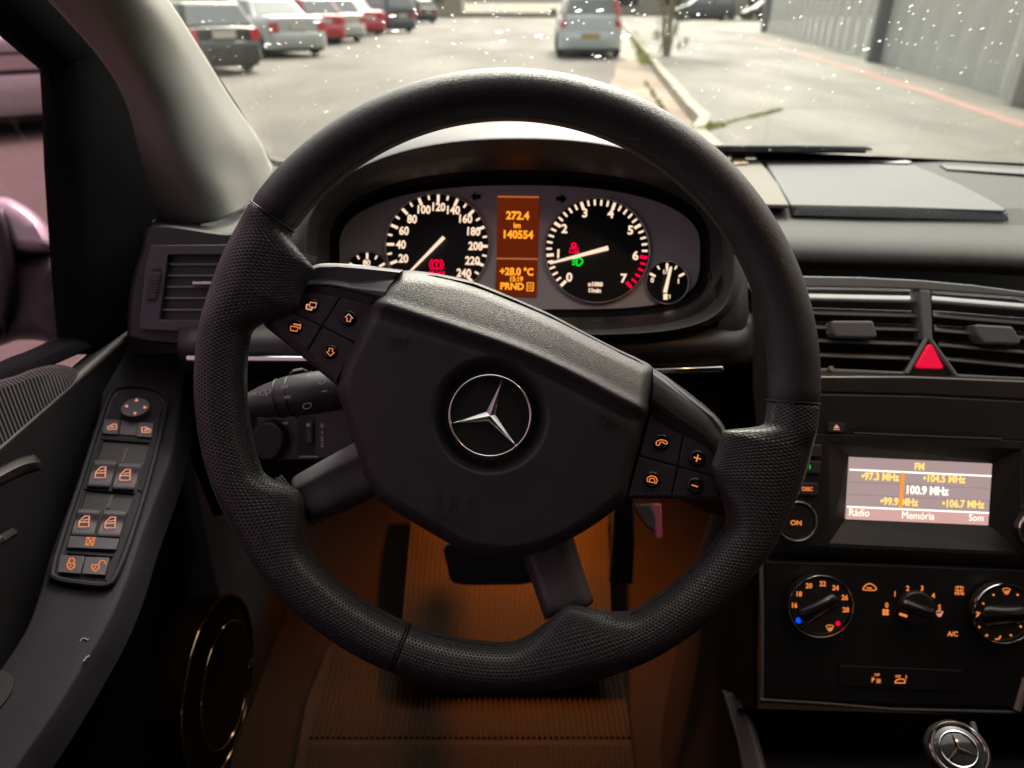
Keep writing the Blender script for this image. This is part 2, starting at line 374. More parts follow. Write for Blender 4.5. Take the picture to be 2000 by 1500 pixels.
part('pavement_joints', mb, m_dirt, smooth=0, kind='structure')
# grass tufts
m_gr = mat('weedy grass', (.34, .38, .15), .8, var=.4, vs=3)
m_leaf = mat('tree leaves', (.10, .16, .045), .7, var=.35, vs=6)
m_bark = mat('tree bark', (.30, .25, .18), .9, var=.3, vs=14, bump='noise', scale=30, bs=.8, bd=.02)
def grass(name, spots, label=None):
    mb = MB()
    for p, r, n, h in spots:
        for _ in range(n):
            a = random.uniform(0, 6.28); q = p+Vector((math.cos(a), math.sin(a), 0))*r*random.random()**.5
            hh = h*random.uniform(.5, 1.3); w_ = Vector((math.cos(a+1.6), math.sin(a+1.6), 0))*.012; t = Vector((random.uniform(-.5, .5), random.uniform(-.5, .5), 1))*hh
            mb.add([q-w_, q+w_, q+t*.6+w_*.6, q+t, q+t*.6-w_*.6], [(0, 1, 2, 3, 4)])
    return part(name, mb, m_gr, smooth=0, kind='stuff')
sp = []
for i in range(60):
    t = i/59; p = G(1262-28*t+random.uniform(-4, 6), 132-65*t); sp.append((Vector((p.x, p.y, .05)), .22, random.choice((3, 8, 18)), .15))
for i in range(16):
    p = G(1272+i*4, 160+i*6); sp.append((Vector((p.x-.12, p.y, .0)), .06, random.choice((2, 5, 12)), .08))
grass('kerbside_weeds', sp)
sp = []
for i in range(70):
    t = i/69; p = G(1372+150*t, 252-36*t, .12); dens = (1.0 if t < .25 or t > .6 else .25)*random.choice((.3, .8, 1.3))
    sp.append((p, .05 if t > .2 else .12, int(22*dens), .025))
grass('pavement_joint_grass', sp)
sp = [(G(1430+i*3, 42, .12), .5, 20, .15) for i in range(26)]
grass('verge_grass', sp)
# ---- tree
def leafcloud(mb, c, r, n, s):
    for _ in range(n):
        v = Vector((random.gauss(0, 1), random.gauss(0, 1), random.gauss(0, 1))).normalized()*(random.random()**.4)
        q = Vector(c)+Vector((v.x*r[0], v.y*r[1], v.z*r[2])); a = Vector((random.gauss(0, 1), random.gauss(0, 1), random.gauss(0, 1))).normalized()
        b = a.orthogonal().normalized(); ss = s*random.uniform(.6, 1.4); mb.add([q-a*ss, q+b*ss*.5, q+a*ss, q-b*ss*.5], [(0, 1, 2, 3)])
def tree(base, label, h, stems, crown, nleaf, ls, sprouts=True):
    t = thing('street_tree', label, 'tree', base)
    mb = MB()
    for dx, r, lean in stems:
        p = [Vector(base)+Vector((dx*(.2+.8*k/5)+lean*(k/5)**2+random.uniform(-.02, .02), random.uniform(-.03, .03), h*k/5-.05)) for k in range(6)]
        mb.tube(p, [r*(1.25-.12*k) for k in range(6)], 8)
    part('trunk', mb, m_bark, t)
    mb = MB()
    for c, r in crown:
        n = int(nleaf*r[0]*r[2]); c = Vector(base)+Vector(c)
        for _ in range(14):
            v = Vector((random.uniform(-1, 1)*r[0], random.uniform(-1, 1)*r[1], random.uniform(-1, 1)*r[2]))*.75; leafcloud(mb, c+v, (r[0]*.42, r[1]*.42, r[2]*.42), n//14, ls)
    part('crown', mb, m_leaf, t, smooth=0)
    if sprouts:
        mb = MB()
        for i in range(26):
            z = random.uniform(.15, 1.3); leafcloud(mb, Vector(base)+Vector((random.choice((-.28, -.1, .22, .38))+random.uniform(-.08, .08), random.uniform(-.1, .1), z)), (.07, .07, .12), 16, .035)
        part('sprouting_leaves', mb, m_leaf, t, smooth=0)
tb = G(1302, 108, .12)
tree(tb, 'young multi-stemmed street tree growing from the pavement beyond the kerb', 2.6, [(-.34, .028, -.1), (-.02, .060, .04), (.1, .03, .2), (.26, .018, .3), (-.18, .02, -.25)], [((0, 0, 2.3), (1.9, 1.6, .95)), ((.5, .2, 3.1), (1.4, 1.4, .9))], 900, .06)
# ---- fence of corrugated metal
m_fence = mat('galvanised corrugated sheet', (.50, .52, .50), .6, metal=.0, var=.08, vs=1.5)
m_post = mat('grey painted steel post', (.17, .185, .19), .5, var=.08, vs=4)
m_postl = mat('pale steel post', (.42, .43, .42), .5, var=.08, vs=4)
fn = thing('corrugated_fence', 'tall grey corrugated metal fence with steel posts behind the pavement', 'fence', tuple(G(1960, 190, .12)))
FA = G(2000, 207, .12); FB = G(1703, 119, .12); FD = (FB-FA).normalized(); FN = Vector((FD.y, -FD.x, 0))
if FN.x < 0: FN = -FN
def corr(a, b, pitch, amp):
    L = (b-a).length; n = int(L/pitch*4); d = (b-a)/n; vs = []; fs = []
    for i in range(n+1):
        o = FN*(.10+amp*(-1, -1, 1, 1)[i % 4]); q = a+d*(i+(.18 if i % 2 else -.18))+o; vs += [q, q+Vector((0, 0, 2.9))]
    for i in range(n): fs.append((2*i, 2*i+2, 2*i+3, 2*i+1))
    mb = MB(); mb.add(vs, fs); return mb
st = FA-FD*9.4; Ltot = (FB-st).length
k = 0
while k*1.05 < Ltot-.5:
    a = st+FD*(k*1.05); part('corrugated_sheet', corr(a, a+FD*1.04, .105, .018), m_fence, fn, smooth=0); k += 1
FC = G(1492, 62, .12); FE = (FC-FB).normalized()
sv = FN; FN = Vector((FE.y, -FE.x, 0)); FN = FN if FN.x > 0 else -FN
k = 0
while k*1.05 < (FC-FB).length-1.0:
    a = FB+FE*(.3+k*1.05); part('corrugated_sheet', corr(a, a+FE*1.04, .21, .010), m_fence, fn, smooth=0); k += 1
for p, mm, w_ in ((G(1985, 205, .12), m_postl, .13), (G(1713, 121, .12), m_post, .24), (FA-FD*5, m_postl, .13), (FC, m_post, .15)):
    mb = MB(); mb.box((p.x-w_, p.y-.08, .1), (p.x+w_, p.y+.08, 3.05)); part('fence_post', mb, mm, fn, smooth=0, bevel=.01)
# ---- far side of the side road
m_wall = mat('cream rendered wall', (.30, .275, .21), .85, var=.12, vs=.8); m_rail = mat('pale railing', (.36, .34, .29), .6, var=.05)
ww = thing('boundary_wall', 'low cream boundary wall with a pale railing beyond the far road', 'wall', (-3, 78, 0))
mb = MB(); mb.box((-40, 78, -.02), (8, 78.3, .45)); part('wall', mb, m_wall, ww, smooth=0, bevel=.02)
mb = MB(); mb.box((-40, 78.1, 1.75), (8, 78.18, 1.83)); part('top_rail', mb, m_rail, ww, smooth=0)
rb = MB(); rb.box((-.05, -.05, .45), (.05, .05, 1.8)); r0 = part('railing_post', rb, m_rail, ww, smooth=0); r0.location = Vector((-30, 78.14, 1.12))-WL[ww]
for i in range(1, 80):
    c = r0.copy(); col.objects.link(c); c.parent = ww; c.location = Vector((-30+i*.47, 78.14, 1.12))-WL[ww]
mb = MB(); mb.box((-60, 96, -.02), (-6, 103, 7)); mb.box((-61, 95.5, 7), (-5, 103.5, 7.4))
bld = thing('far_building', 'long cream building standing behind the railing at the end of the road', 'building', (-30, 96, 0)); part('wall', mb, m_wall, bld, smooth=0)
m_glassd = mat('dark window glass', (.03, .035, .04), .12, var=0)
for i in range(14):
    mb = MB(); x = -58+i*3.7; mb.box((x, 95.94, 1.2), (x+1.7, 95.99, 2.6)); part('window', mb, m_glassd, bld, smooth=0)
mb = MB(); mb.box((9, 92, -.02), (70, 99, 5.5)); mb.box((8.5, 91.5, 5.5), (70.5, 99.5, 5.8))
bl2 = thing('far_building', 'pale low building beyond the tree, behind the dark parked van', 'building', (40, 92, 0)); part('wall', mb, mat('pale wall', (.34, .32, .26), .85, vs=.5), bl2, smooth=0)
for i in range(10):
    mb = MB(); x = 12+i*5; mb.box((x, 91.94, 1.0), (x+2.4, 91.99, 2.3)); part('window', mb, m_glassd, bl2, smooth=0)
# hedge and strip of lawn behind the parked row
mb = MB()
for i in range(60): leafcloud(mb, (-22+random.uniform(-2, 2), 16+i*.8, random.uniform(.4, 1.9)), (1.2, 1.0, .8), 130, .13)
part('hedge', mb, m_leaf, smooth=0, label='long green hedge behind the row of parked cars', cat='hedge')
gpart('lawn', [(-60, -5), (-17, -5), (-17, 75), (-60, 75)], .01, gmat('lawn', (.10, .14, .04), (.17, .22, .07), .5), kind='structure')
# ---- cars
m_tyre = mat('tyre rubber', (.02, .02, .02), .85, var=0); m_rim = mat('alloy rim', (.4, .4, .4), .35, metal=.7, var=0)
m_cg = mat('car glass', (.20, .225, .22), .1, spec=1, var=0); m_tl = mat('tail lamp', (.55, .02, .03), .2, coat=.5, var=0)
m_tlc = mat('clear tail lamp', (.55, .5, .48), .2, coat=.5, var=0); m_pl = mat('plate white', (.6, .57, .48), .5, var=0); m_ply = mat('plate ochre', (.52, .36, .13), .5, var=0)
m_dk = mat('dark bumper plastic', (.03, .03, .03), .6, var=0)
def car(label, pos, head, paint, kind='hatch', L=4.1, W=1.72, H=1.45, tl='corner', plate=m_pl, group=None, dkb=False, zoff=0):
    t = thing('parked_car', label, 'car', (pos.x, pos.y, zoff), group)
    ch, sh = math.cos(head), math.sin(head)      # head: heading, ccw from +Y
    def T(x, y, z): return Vector((pos.x + x*ch - y*sh, pos.y + x*sh + y*ch, z+zoff))
    hw = W/2
    ry, rr, rf, wf = {'hatch': (.10, .50, 2.35, 3.10), 'sedan': (.95, 1.45, 2.7, 3.35), 'wagon': (.10, .38, 2.7, 3.3), 'tall': (.06, .30, 2.5, 3.25)}[kind]
    k = L/4.1 if kind != 'sedan' else L/4.4; rf *= k; wf *= k
    belt = .93 if kind != 'tall' else 1.0; belt += (H-1.45)*.5
    def sect(y, wf_, zt, zb, m=1):
        ws = [(.70, zb), (.93, zb+.05), (.985, zb+.25), (1.0, zb+.42), (.985, zt-.12), (.93, zt-.02), (.80, zt+.015), (.0, zt+.03)]
        r = [(a*hw*wf_, z) for a, z in ws]
        return [T(x, y, z) for x, z in r]+[T(-x, y, z) for x, z in reversed(r[:-1])]
    zd = {'sedan': .98}.get(kind, belt)
    rows = [sect(.0, .86, zd-.10, .30), sect(.05, .93, zd-.03, .24), sect(.3, .98, zd, .22), sect(1.0, 1, zd if kind == 'sedan' else belt, .22), sect(wf-.4, 1, belt, .22),
            sect(wf, .99, belt-.0, .22), sect(wf+(L-wf)*.5, .97, belt-.10, .22), sect(L-.2, .90, belt-.24, .24), sect(L, .78, belt-.34, .32)]
    mb = MB(); mb.loft(rows, 2, 3); n = 3*8+1
    part('body', mb, paint, t, smooth=40)
    mb = MB(); e = rows[0]; mb.add(e, [tuple(range(len(e)))]); part('tailgate', mb, paint, t, smooth=0)
    zr = H
    def gl(y, w_, z): return [T(-w_, y, z), T(w_, y, z)]
    b = [(hw*.90, ry, zd-.01), (hw*.93, (ry+wf)/2, belt), (hw*.86, wf, belt-.01)]; r_ = [(hw*.72, rr, zr-.03), (hw*.76, (rr+rf)/2, zr), (hw*.70, rf, zr-.05)]
    vs = [T(x, y, z) for x, y, z in b]+[T(x, y, z) for x, y, z in r_]+[T(-x, y, z) for x, y, z in b]+[T(-x, y, z) for x, y, z in r_]
    fs = [(0, 1, 4, 3), (1, 2, 5, 4), (6, 9, 10, 7), (7, 10, 11, 8), (0, 3, 9, 6), (2, 8, 11, 5), (3, 4, 10, 9), (4, 5, 11, 10)]
    mb = MB(); mb.add(vs, fs); part('roof', mb, paint, t, smooth=0, bevel=.06, seg=3)
    def panel(i4, u0, u1, v0, v1, off, name, m):
        a, b_, c, d = [vs[i] for i in i4]; n_ = (b_-a).cross(d-a).normalized(); cc = (a+b_+c+d)/4-T(0, L/2, 1.0)
        if n_.dot(cc) < 0: n_ = -n_
        q = lambda u, v: (a.lerp(b_, u)).lerp(d.lerp(c, u), v)
        pts = [q(u0, v0), q(u1, v0), q(u1, v1), q(u0, v1)]; mb = MB(); mb.hexa([p+n_*-.01 for p in pts]+[p+n_*off for p in pts]); return part(name, mb, m, t, smooth=0, bevel=.012)
    panel((0, 6, 9, 3), .07, .93, .08, .88, .022, 'rear_window', m_cg)
    panel((2, 8, 11, 5), .06, .94, .06, .92, .022, 'windscreen', m_cg)
    for q in ((0, 1, 4, 3), (6, 7, 10, 9)): panel(q, .14, .94, .12, .86, .022, 'side_window', m_cg)
    for q in ((1, 2, 5, 4), (7, 8, 11, 10)): panel(q, .05, .84, .12, .86, .022, 'side_window', m_cg)
    for x in (-1, 1):
        for y in (.72, L-.78):
            wt = MB(); c = T(x*(hw-.09), y, .31); ax = (T(1, 0, 0)-T(0, 0, 0)); yy = (T(0, 1, 0)-T(0, 0, 0))
            wt.torus(c, yy, Vector((0, 0, 1)), ax, .225, .09, .105, n=24, m=10); w_ = part('wheel', wt, m_tyre, t)
            rm = MB(); rm.tube([c-ax*.07*x, c+ax*.085*x], .19, 20); part('rim', rm, m_rim, w_)
            am = MB(); am.torus(T(x*(hw-.035), y, .33), yy, Vector((0, 0, 1)), ax, .35, .035, .045, n=18, m=6, a0=0, a1=180); part('wheel_arch', am, m_dk, t)
        if tl == 'pillar':
            p = [(.97*hw, .02, .78), (.80*hw, -.05, .80), (.80*hw, -.02, 1.0), (.93*hw, .07, 1.0), (.68*hw, rr-.10, zr-.10), (.78*hw, rr, zr-.10)]
            mb = MB(); a = [T(x*.93*hw, .03, .72), T(x*.73*hw, -.03, .76), T(x*.76*hw, .08, 1.02), T(x*.91*hw, .16, 1.0)]
            o = T(0, -.05, 0)-T(0, 0, 0); mb.hexa([q for q in a]+[q+o for q in a]); part('tail_lamp', mb, m_tl, t, smooth=0, bevel=.015)
            a = [T(x*.92*hw, .12, 1.01), T(x*.77*hw, .06, 1.03), T(x*.64*hw, rr-.03, zr-.09), T(x*.77*hw, rr+.04, zr-.09)]; mb = MB(); mb.hexa(a+[q+o for q in a]); part('tail_lamp', mb, m_tlc if x < 0 else m_tl, t, smooth=0, bevel=.015)
        elif tl == 'corner':
            mb = MB(); a = [T(x*.94*hw, .05, .62), T(x*.66*hw, -.02, .62), T(x*.64*hw, .0, .82), T(x*.93*hw, .06, .86)]; o = T(0, -.04, 0)-T(0, 0, 0); mb.hexa(a+[q+o for q in a]); part('tail_lamp', mb, m_tl, t, smooth=0, bevel=.015)
        mb = MB(); mb.hexa([T(x*(hw+.01), wf-.32, belt+.02), T(x*(hw+.16), wf-.30, belt+.02), T(x*(hw+.16), wf-.18, belt+.02), T(x*(hw+.01), wf-.2, belt+.02), T(x*(hw+.01), wf-.32, belt+.13), T(x*(hw+.16), wf-.30, belt+.13), T(x*(hw+.16), wf-.18, belt+.13), T(x*(hw+.01), wf-.2, belt+.13)])
        part('wing_mirror', mb, m_dk, t, smooth=0, bevel=.02)
    mb = MB(); mb.loft([[T(-hw*.97, .45, z), T(-hw*.95, .08, z), T(-hw*.6, -.07-d, z), T(0, -.10-d, z), T(hw*.6, -.07-d, z), T(hw*.95, .08, z), T(hw*.97, .45, z)] for z, d in ((.22, -.05), (.30, -.01), (.46, .02), (.58, .0), (.62, -.04))], 4, 3)
    part('bumper', mb, m_dk if dkb else paint, t)
    mb = MB(); zp = .74 if plate is not m_ply else .52; yp = -.045 if plate is not m_ply else -.135
    mb.hexa([T(-.24, yp, zp-.07), T(.24, yp, zp-.07), T(.24, yp+.03, zp-.07), T(-.24, yp+.03, zp-.07), T(-.24, yp, zp+.07), T(.24, yp, zp+.07), T(.24, yp+.03, zp+.07), T(-.24, yp+.03, zp+.07)])
    part('number_plate', mb, plate, t, smooth=0)
    mb = MB(); mb.hexa([T(-hw*.85, .1, .14), T(hw*.85, .1, .14), T(hw*.85, L-.2, .14), T(-hw*.85, L-.2, .14), T(-hw*.85, .1, .3), T(hw*.85, .1, .3), T(hw*.85, L-.2, .3), T(-hw*.85, L-.2, .3)]); part('underbody', mb, m_dk, t, smooth=0)
    return t, T
def paint(name, c, metal=.3): return mat(name, c, .32, metal=metal, coat=.6, var=.04, vs=2)
silver = paint('silver paint', (.56, .58, .58), .15); silver2 = paint('pale silver paint', (.62, .63, .60), .15); redp = paint('red paint', (.50, .03, .05), .0)
blackp = paint('black paint', (.035, .037, .04), .2); greyp = paint('dark grey paint', (.09, .095, .11), .3); bluep = paint('ice blue paint', (.60, .68, .70), .1); whitep = paint('white paint', (.62, .61, .57), 0)
gr_ = 'cars parked in an angled row across the road'
def at(px, py): p = G(px, py); return Vector((p.x, p.y, 0))
car('pale blue hatchback with ochre number plate parked ahead beside the kerb', at(1151, 113), R(-2), bluep, 'tall', L=3.9, W=1.72, H=1.47, tl='pillar', plate=m_ply, dkb=False)
hd = R(42)
t_, T_ = car('black estate car with pale number plate, nearest of the angled row in the windscreen', at(450, 146), R(46), blackp, 'wagon', L=4.4, W=1.70, H=1.34, group=gr_)
car('silver saloon with red tail lamps parked between the black estate and a red hatchback', at(590, 112), hd, silver, 'sedan', L=4.5, W=1.74, H=1.42, group=gr_)
car('red hatchback mostly hidden behind the silver saloon', at(640, 88), hd, redp, 'hatch', L=3.9, W=1.68, H=1.46, group=gr_)
car('pale silver hatchback standing between two red cars', at(682, 83), hd, silver2, 'hatch', L=3.9, W=1.68, H=1.47, group=gr_)
car('bright red car between the pale hatchback and the dark people carrier', at(726, 70), hd, redp, 'sedan', L=4.2, W=1.7, H=1.42, group=gr_)
car('dark grey people carrier near the far end of the angled row', at(788, 64), hd, greyp, 'tall', L=4.3, W=1.8, H=1.7, group=gr_)
car('small dark car at the far end of the angled row, beyond the people carrier', at(838, 46), hd, blackp, 'wagon', L=4.1, W=1.75, H=1.5, group=gr_)
tt, T = car('silver saloon with exhaust pipe, seen through the pink tinted side window', at(84, 262), R(40), silver2, 'sedan', L=4.5, W=1.75, H=1.44, plate=mat('dusty plate', (.62, .56, .52), .5, var=0), dkb=False)
mb = MB(); mb.hexa([T(a, b, c) for a, b, c in ((-.30, -.036, .63), (.30, -.036, .63), (.30, .05, .63), (-.30, .05, .63), (-.30, -.028, .84), (.30, -.028, .84), (.30, .05, .84), (-.30, .05, .84))]); part('plate_recess', mb, m_dk, tt, smooth=0)
for x in (-1, 1):
    mb = MB(); mb.hexa([T(x*a, b, c) for a, b, c in ((.38, -.05, .64), (.62, -.04, .64), (.62, .05, .64), (.38, .05, .64), (.38, -.04, .80), (.62, -.03, .80), (.62, .05, .80), (.38, .05, .80))]); part('tail_lamp', mb, m_tl, tt, smooth=0, bevel=.01)
mb = MB(); mb.hexa([T(a, b, c) for a, b, c in ((-.86, -.06, .25), (.86, -.06, .25), (.86, .1, .25), (-.86, .1, .25), (-.86, -.075, .40), (.86, -.075, .40), (.86, .1, .40), (-.86, .1, .40))]); part('bumper_skirt', mb, m_dk, tt, smooth=0, bevel=.02)
mb = MB(); mb.hexa([T(a, b, c) for a, b, c in ((-.30, 1.30, 1.06), (.30, 1.30, 1.06), (.30, 1.34, 1.06), (-.30, 1.34, 1.06), (-.30, 1.30, 1.11), (.30, 1.30, 1.11), (.30, 1.34, 1.11), (-.30, 1.34, 1.11))]); part('high_brake_lamp', mb, m_tl, tt, smooth=0)
mb = MB(); mb.tube([T(.45, .1, .24), T(.45, -.09, .24)], .035, 16); part('exhaust_pipe', mb, m_rim, tt)
car('white car parked behind the black estate at the edge of the hedge', Vector((-15.2, 26, 0)), R(80), whitep, 'hatch', L=4.0, H=1.45)
gd = 'dark cars parked beyond the tree'
car('dark grey van parked at the far side beyond the tree', Vector((16.6, 60, 0)), R(88), greyp, 'tall', L=4.4, W=1.8, H=1.75, group=gd)
car('black car parked beside the grey van beyond the tree', Vector((21.8, 60.5, 0)), R(88), blackp, 'wagon', L=4.4, W=1.8, H=1.5, group=gd)
# ================================================================ THE CAR'S CABIN
def WS(px, py, off=0.0):                    # point on the slanting windscreen
    r = ray(px, py); return C0 + r*((1.7125+off-CAMH)/(r.z+.55*r.y))
def XP(px, py, x): return P(px, py, x*F/(px-1000))   # point on an upright plane across the car
def YP(px, py, y): r = ray(px, py); return C0 + r*(y/r.y)
def on(fr, l): return lambda pts: [fr.hit(x, y, l) for x, y in pts]
# ---- body shell round the driver
body = thing('parked_vehicle_shell', 'body shell of the car round the driver, with roof lining and bonnet', 'car', (.35, 0, .3))
m_lin = mat('grey roof lining', (.10, .098, .092), .95, var=.04); m_own = paint('own silver paint', (.40, .40, .40), .4)
mb = MB(); mb.loft([[Vector((-.40+.0, y, 1.50)), Vector((-.2, y, 1.555)), Vector((.35, y, 1.575)), Vector((.9, y, 1.555)), Vector((1.10, y, 1.50))] for y in (.36, .2, -.6, -1.4, -1.9)], 4, 2); part('roof_lining', mb, m_lin, body, solid=.02)
mb = MB(); mb.loft([[Vector((-.5, y, z-.06)), Vector((-.2, y, z)), Vector((.35, y, z+.02)), Vector((.9, y, z)), Vector((1.2, y, z-.06))] for y, z in ((1.27, .975), (1.5, .93), (1.8, .83), (2.05, .70))], 4, 3); part('bonnet', mb, m_own, body, solid=.01)
for nm, a, b in (('rear_window', (-.46, -1.93, 1.12), (1.16, -1.92, 1.42)), ('bulkhead', (-.5, 1.30, .2), (1.22, 1.34, .90)), ('rear_panel', (-.46, -1.95, .3), (1.16, -1.90, 1.12)), ('rear_header', (-.46, -1.95, 1.42), (1.16, -1.90, 1.52)), ('side_panel', (-.49, -1.95, .3), (-.46, -.36, 1.52)), ('side_panel', (1.15, -1.95, .3), (1.18, -.36, 1.52))):
    mb = MB(); mb.box(a, b); part(nm, mb, M['clearside'] if nm == 'rear_window' else M['dashlo'], body, smooth=0)
mb = MB(); mb.box((-.5, -2, .32), (1.2, 1.3, .38)); part('floor_pan', mb, M['carpet'], body, smooth=0)
pd = thing('passenger_door', 'dark passenger door on the far side of the cabin', 'door', (1.14, .2, .4))
mb = MB(); mb.box((1.12, -.36, .38), (1.16, 1.15, 1.0)); part('door_card', mb, M['door'], pd, smooth=0)
mb = MB(); mb.add([(1.14, -.36, 1.0), (1.14, 1.0, 1.0), (1.10, .55, 1.45), (1.10, -.36, 1.50)], [(0, 1, 2, 3)]); part('window_glass', mb, M['clearside'], pd, smooth=0)
# ---- windscreen and what is on it
ws = thing('windscreen', 'wet windscreen over the dashboard, black along its lower edge', 'windscreen', (.3, 1.1, 1.08))
def wsp(x, y): return Vector((x, y, 1.7125-.55*y))
mb = MB(); mb.add([wsp(-.52, 1.20), wsp(1.20, 1.20), wsp(1.08, .38), wsp(-.36, .38)], [(0, 1, 2, 3)]); part('glass', mb, M['glass'], ws, smooth=0)
mb = MB(); pl = [(2300, 334), (2000, 319), (1800, 309), (1640, 301), (1400, 294), (1100, 291), (800, 298), (600, 312), (545, 316), (528, 311), (505, 272), (470, 215), (420, 138), (370, 62), (322, -8), (300, -40)]
U = [WS(x, y, .001) for x, y in pl]; V_ = [WS(x+(6 if i < 10 else -7), y+(13 if i < 10 else 4), .001) for i, (x, y) in enumerate(pl)]; n_ = len(pl)
mb.add(U+V_, [(i, i+1, n_+i+1, n_+i) for i in range(n_-1)]); part('black_border', mb, M['black'], ws, smooth=0)
m_water = bpy.data.materials.new('water'); m_water.use_nodes = True; t = m_water.node_tree; t.nodes.clear()
g = t.nodes.new('ShaderNodeBsdfGlass'); g.inputs['IOR'].default_value = 1.33; g.inputs['Roughness'].default_value = .0; oo = t.nodes.new('ShaderNodeOutputMaterial'); wt_ = t.nodes.new('ShaderNodeBsdfTransparent'); wm_ = t.nodes.new('ShaderNodeMixShader'); wm_.inputs[0].default_value = .62; t.links.new(g.outputs[0], wm_.inputs[1]); t.links.new(wt_.outputs[0], wm_.inputs[2]); t.links.new(wm_.outputs[0], oo.inputs[0])
mb = MB(); wn = Vector((0, .55, 1)).normalized(); wX = Vector((1, 0, 0)); wY = wn.cross(wX)
def drop(px, py, r, el, a):
    o = WS(px, py, .0016); n = 9; vs = []; ca, sa = math.cos(a), math.sin(a)
    for k, (q, h) in enumerate(((1, 0), (.93, .09), (.72, .17), (.38, .23))):
        for i in range(n):
            b = 2*math.pi*i/n; x = q*r*math.cos(b); y = q*r*el*math.sin(b)
            vs.append(o+wX*(x*ca-y*sa)+wY*(x*sa+y*ca)+wn*(h*r))
    vs.append(o+wn*(.245*r)); fs = [tuple(range(n-1, -1, -1))]
    for k in range(3): fs += [(k*n+i, k*n+(i+1) % n, (k+1)*n+(i+1) % n, (k+1)*n+i) for i in range(n)]
    fs += [(3*n+i, 3*n+(i+1) % n, 4*n) for i in range(n)]; mb.add(vs, fs)
for i in range(470):
    px = random.uniform(345, 1998); py = random.random()**1.15*305
    if py > 300 or px < 345+py*.6: continue
    if 760 < px < 1260 and random.random() < .0: continue
    r = random.choice((.0007, .0009, .0010, .0012, .0016))*random.uniform(.7, 1.15)
    if py > 180: r *= .75
    drop(px, py, r, random.uniform(1.0, 1.9), random.uniform(-.7, .7))
for px, py, r in ((1052, 70, .0034), (1222, 70, .0042), (1172, 20, .003), (1130, 21, .0028), (767, 31, .0032), (772, 60, .0034), (975, 62, .0032), (981, 80, .0028), (1168, 110, .003), (1366, 94, .003), (1538, 172, .003), (1692, 96, .003), (1462, 249, .003), (523, 86, .003), (619, 43, .0032), (637, 218, .0026)): drop(px, py, r, 1.4, 1.2)
part('raindrops', mb, m_water, smooth=60, kind='stuff')
wp = thing('windscreen_wiper', 'black wiper blade lying along the bottom of the windscreen', 'wiper', tuple(WS(1400, 290, .02)))
mb = MB(); mb.tube([WS(1150, 291, .012), WS(1400, 288, .012), WS(1550, 288, .012), WS(1692, 290, .012), WS(1702, 292, .012)], [.0034, .0038, .0038, .0036, .0018], 10); part('rubber_blade', mb, mat('wiper rubber', (.035, .045, .05), .35, var=.05), wp)
mb = MB(); mb.tube([WS(1150, 297, .012), WS(1400, 295, .012), WS(1690, 296, .012)], .003, 8); part('arm', mb, M['black'], wp)
# ---- windscreen pillar
pil = thing('windscreen_pillar', 'pale grey-beige windscreen pillar trim between the side window and the windscreen', 'pillar', tuple(P(320, 400, .8)))
def wd(px, py): return (WS(px, py, -.004)-C0).dot(FW)
rows = [[(-10, -120, .47), (90, -120, .46), (170, -120, .47), (225, -110, wd(225, -110))],
        [(100, -4, .53), (205, -4, .525), (275, -4, .555), (317, -4, wd(317, -4))],
        [(205, 115, .61), (275, 112, .595), (345, 108, .65), (391, 108, wd(391, 108))],
        [(252, 200, .66), (325, 200, .65), (400, 197, .73), (446, 195, wd(446, 195))],
        [(278, 300, .71), (365, 300, .70), (455, 285, .82), (500, 273, wd(500, 273))],
        [(300, 395, .76), (410, 375, .755), (480, 345, .90), (522, 318, wd(522, 312))],
        [(312, 445, .80), (430, 425, .79), (490, 395, .95), (534, 350, 1.12)]]
mb = MB(); mb.loft(rows, 8, 8); part('trim_panel', mb, M['pillar'], pil, smooth=60, solid=.004)
# oval airbag cap
from mathutils.bvhtree import BVHTree
pb = MB(); pb.loft(rows, 8, 8); bt = BVHTree.FromPolygons([tuple(v) for v in pb.v], pb.f)
def cast(px, py): return bt.ray_cast(C0, ray(px, py).normalized())[0]
cf = Fr(0, 0, 1, pts=[cast(441, 248), cast(455, 325), cast(427, 325)])
mb = MB(); ov = [(441+15.5*math.cos(R(a))+2.5*math.sin(R(a)), 295-54*math.sin(R(a))) for a in range(0, 360, 8)]; n_ = len(ov); nr_ = -ray(441, 295).normalized()
for q in (1, .93, .6, .2): mb.v += [cast(441+(x-441)*q, 295+(y-295)*q)+nr_*(.0 if q == 1 else .0022) for x, y in ov]
mb.f = [(k*n_+i, k*n_+(i+1) % n_, (k+1)*n_+(i+1) % n_, (k+1)*n_+i) for k in range(3) for i in range(n_)]+[tuple(range(3*n_, 4*n_))]; mb.mi = [0]*len(mb.f); part('oval_cap', mb, M['pillar'], pil, smooth=50)
mb = MB(); mb.tube([cast(441+(x-441)*1.03, 295+(y-295)*1.015)+nr_*.0002 for x, y in ov+ov[:1]], .0006, 6, cap=False); part('cap_groove', mb, mat('pillar groove', (.14, .135, .12), .8, var=0), pil)
mb = MB(); pts = [(317, -4), (391, 108), (446, 195), (500, 273), (522, 314)]
mb.tube([P(x, y, wd(x, y)-.004) for x, y in cr([(q[0]-2, q[1]) for q in pts], 5)], .0022, 8); part('edge_bead', mb, M['pillar'], pil)
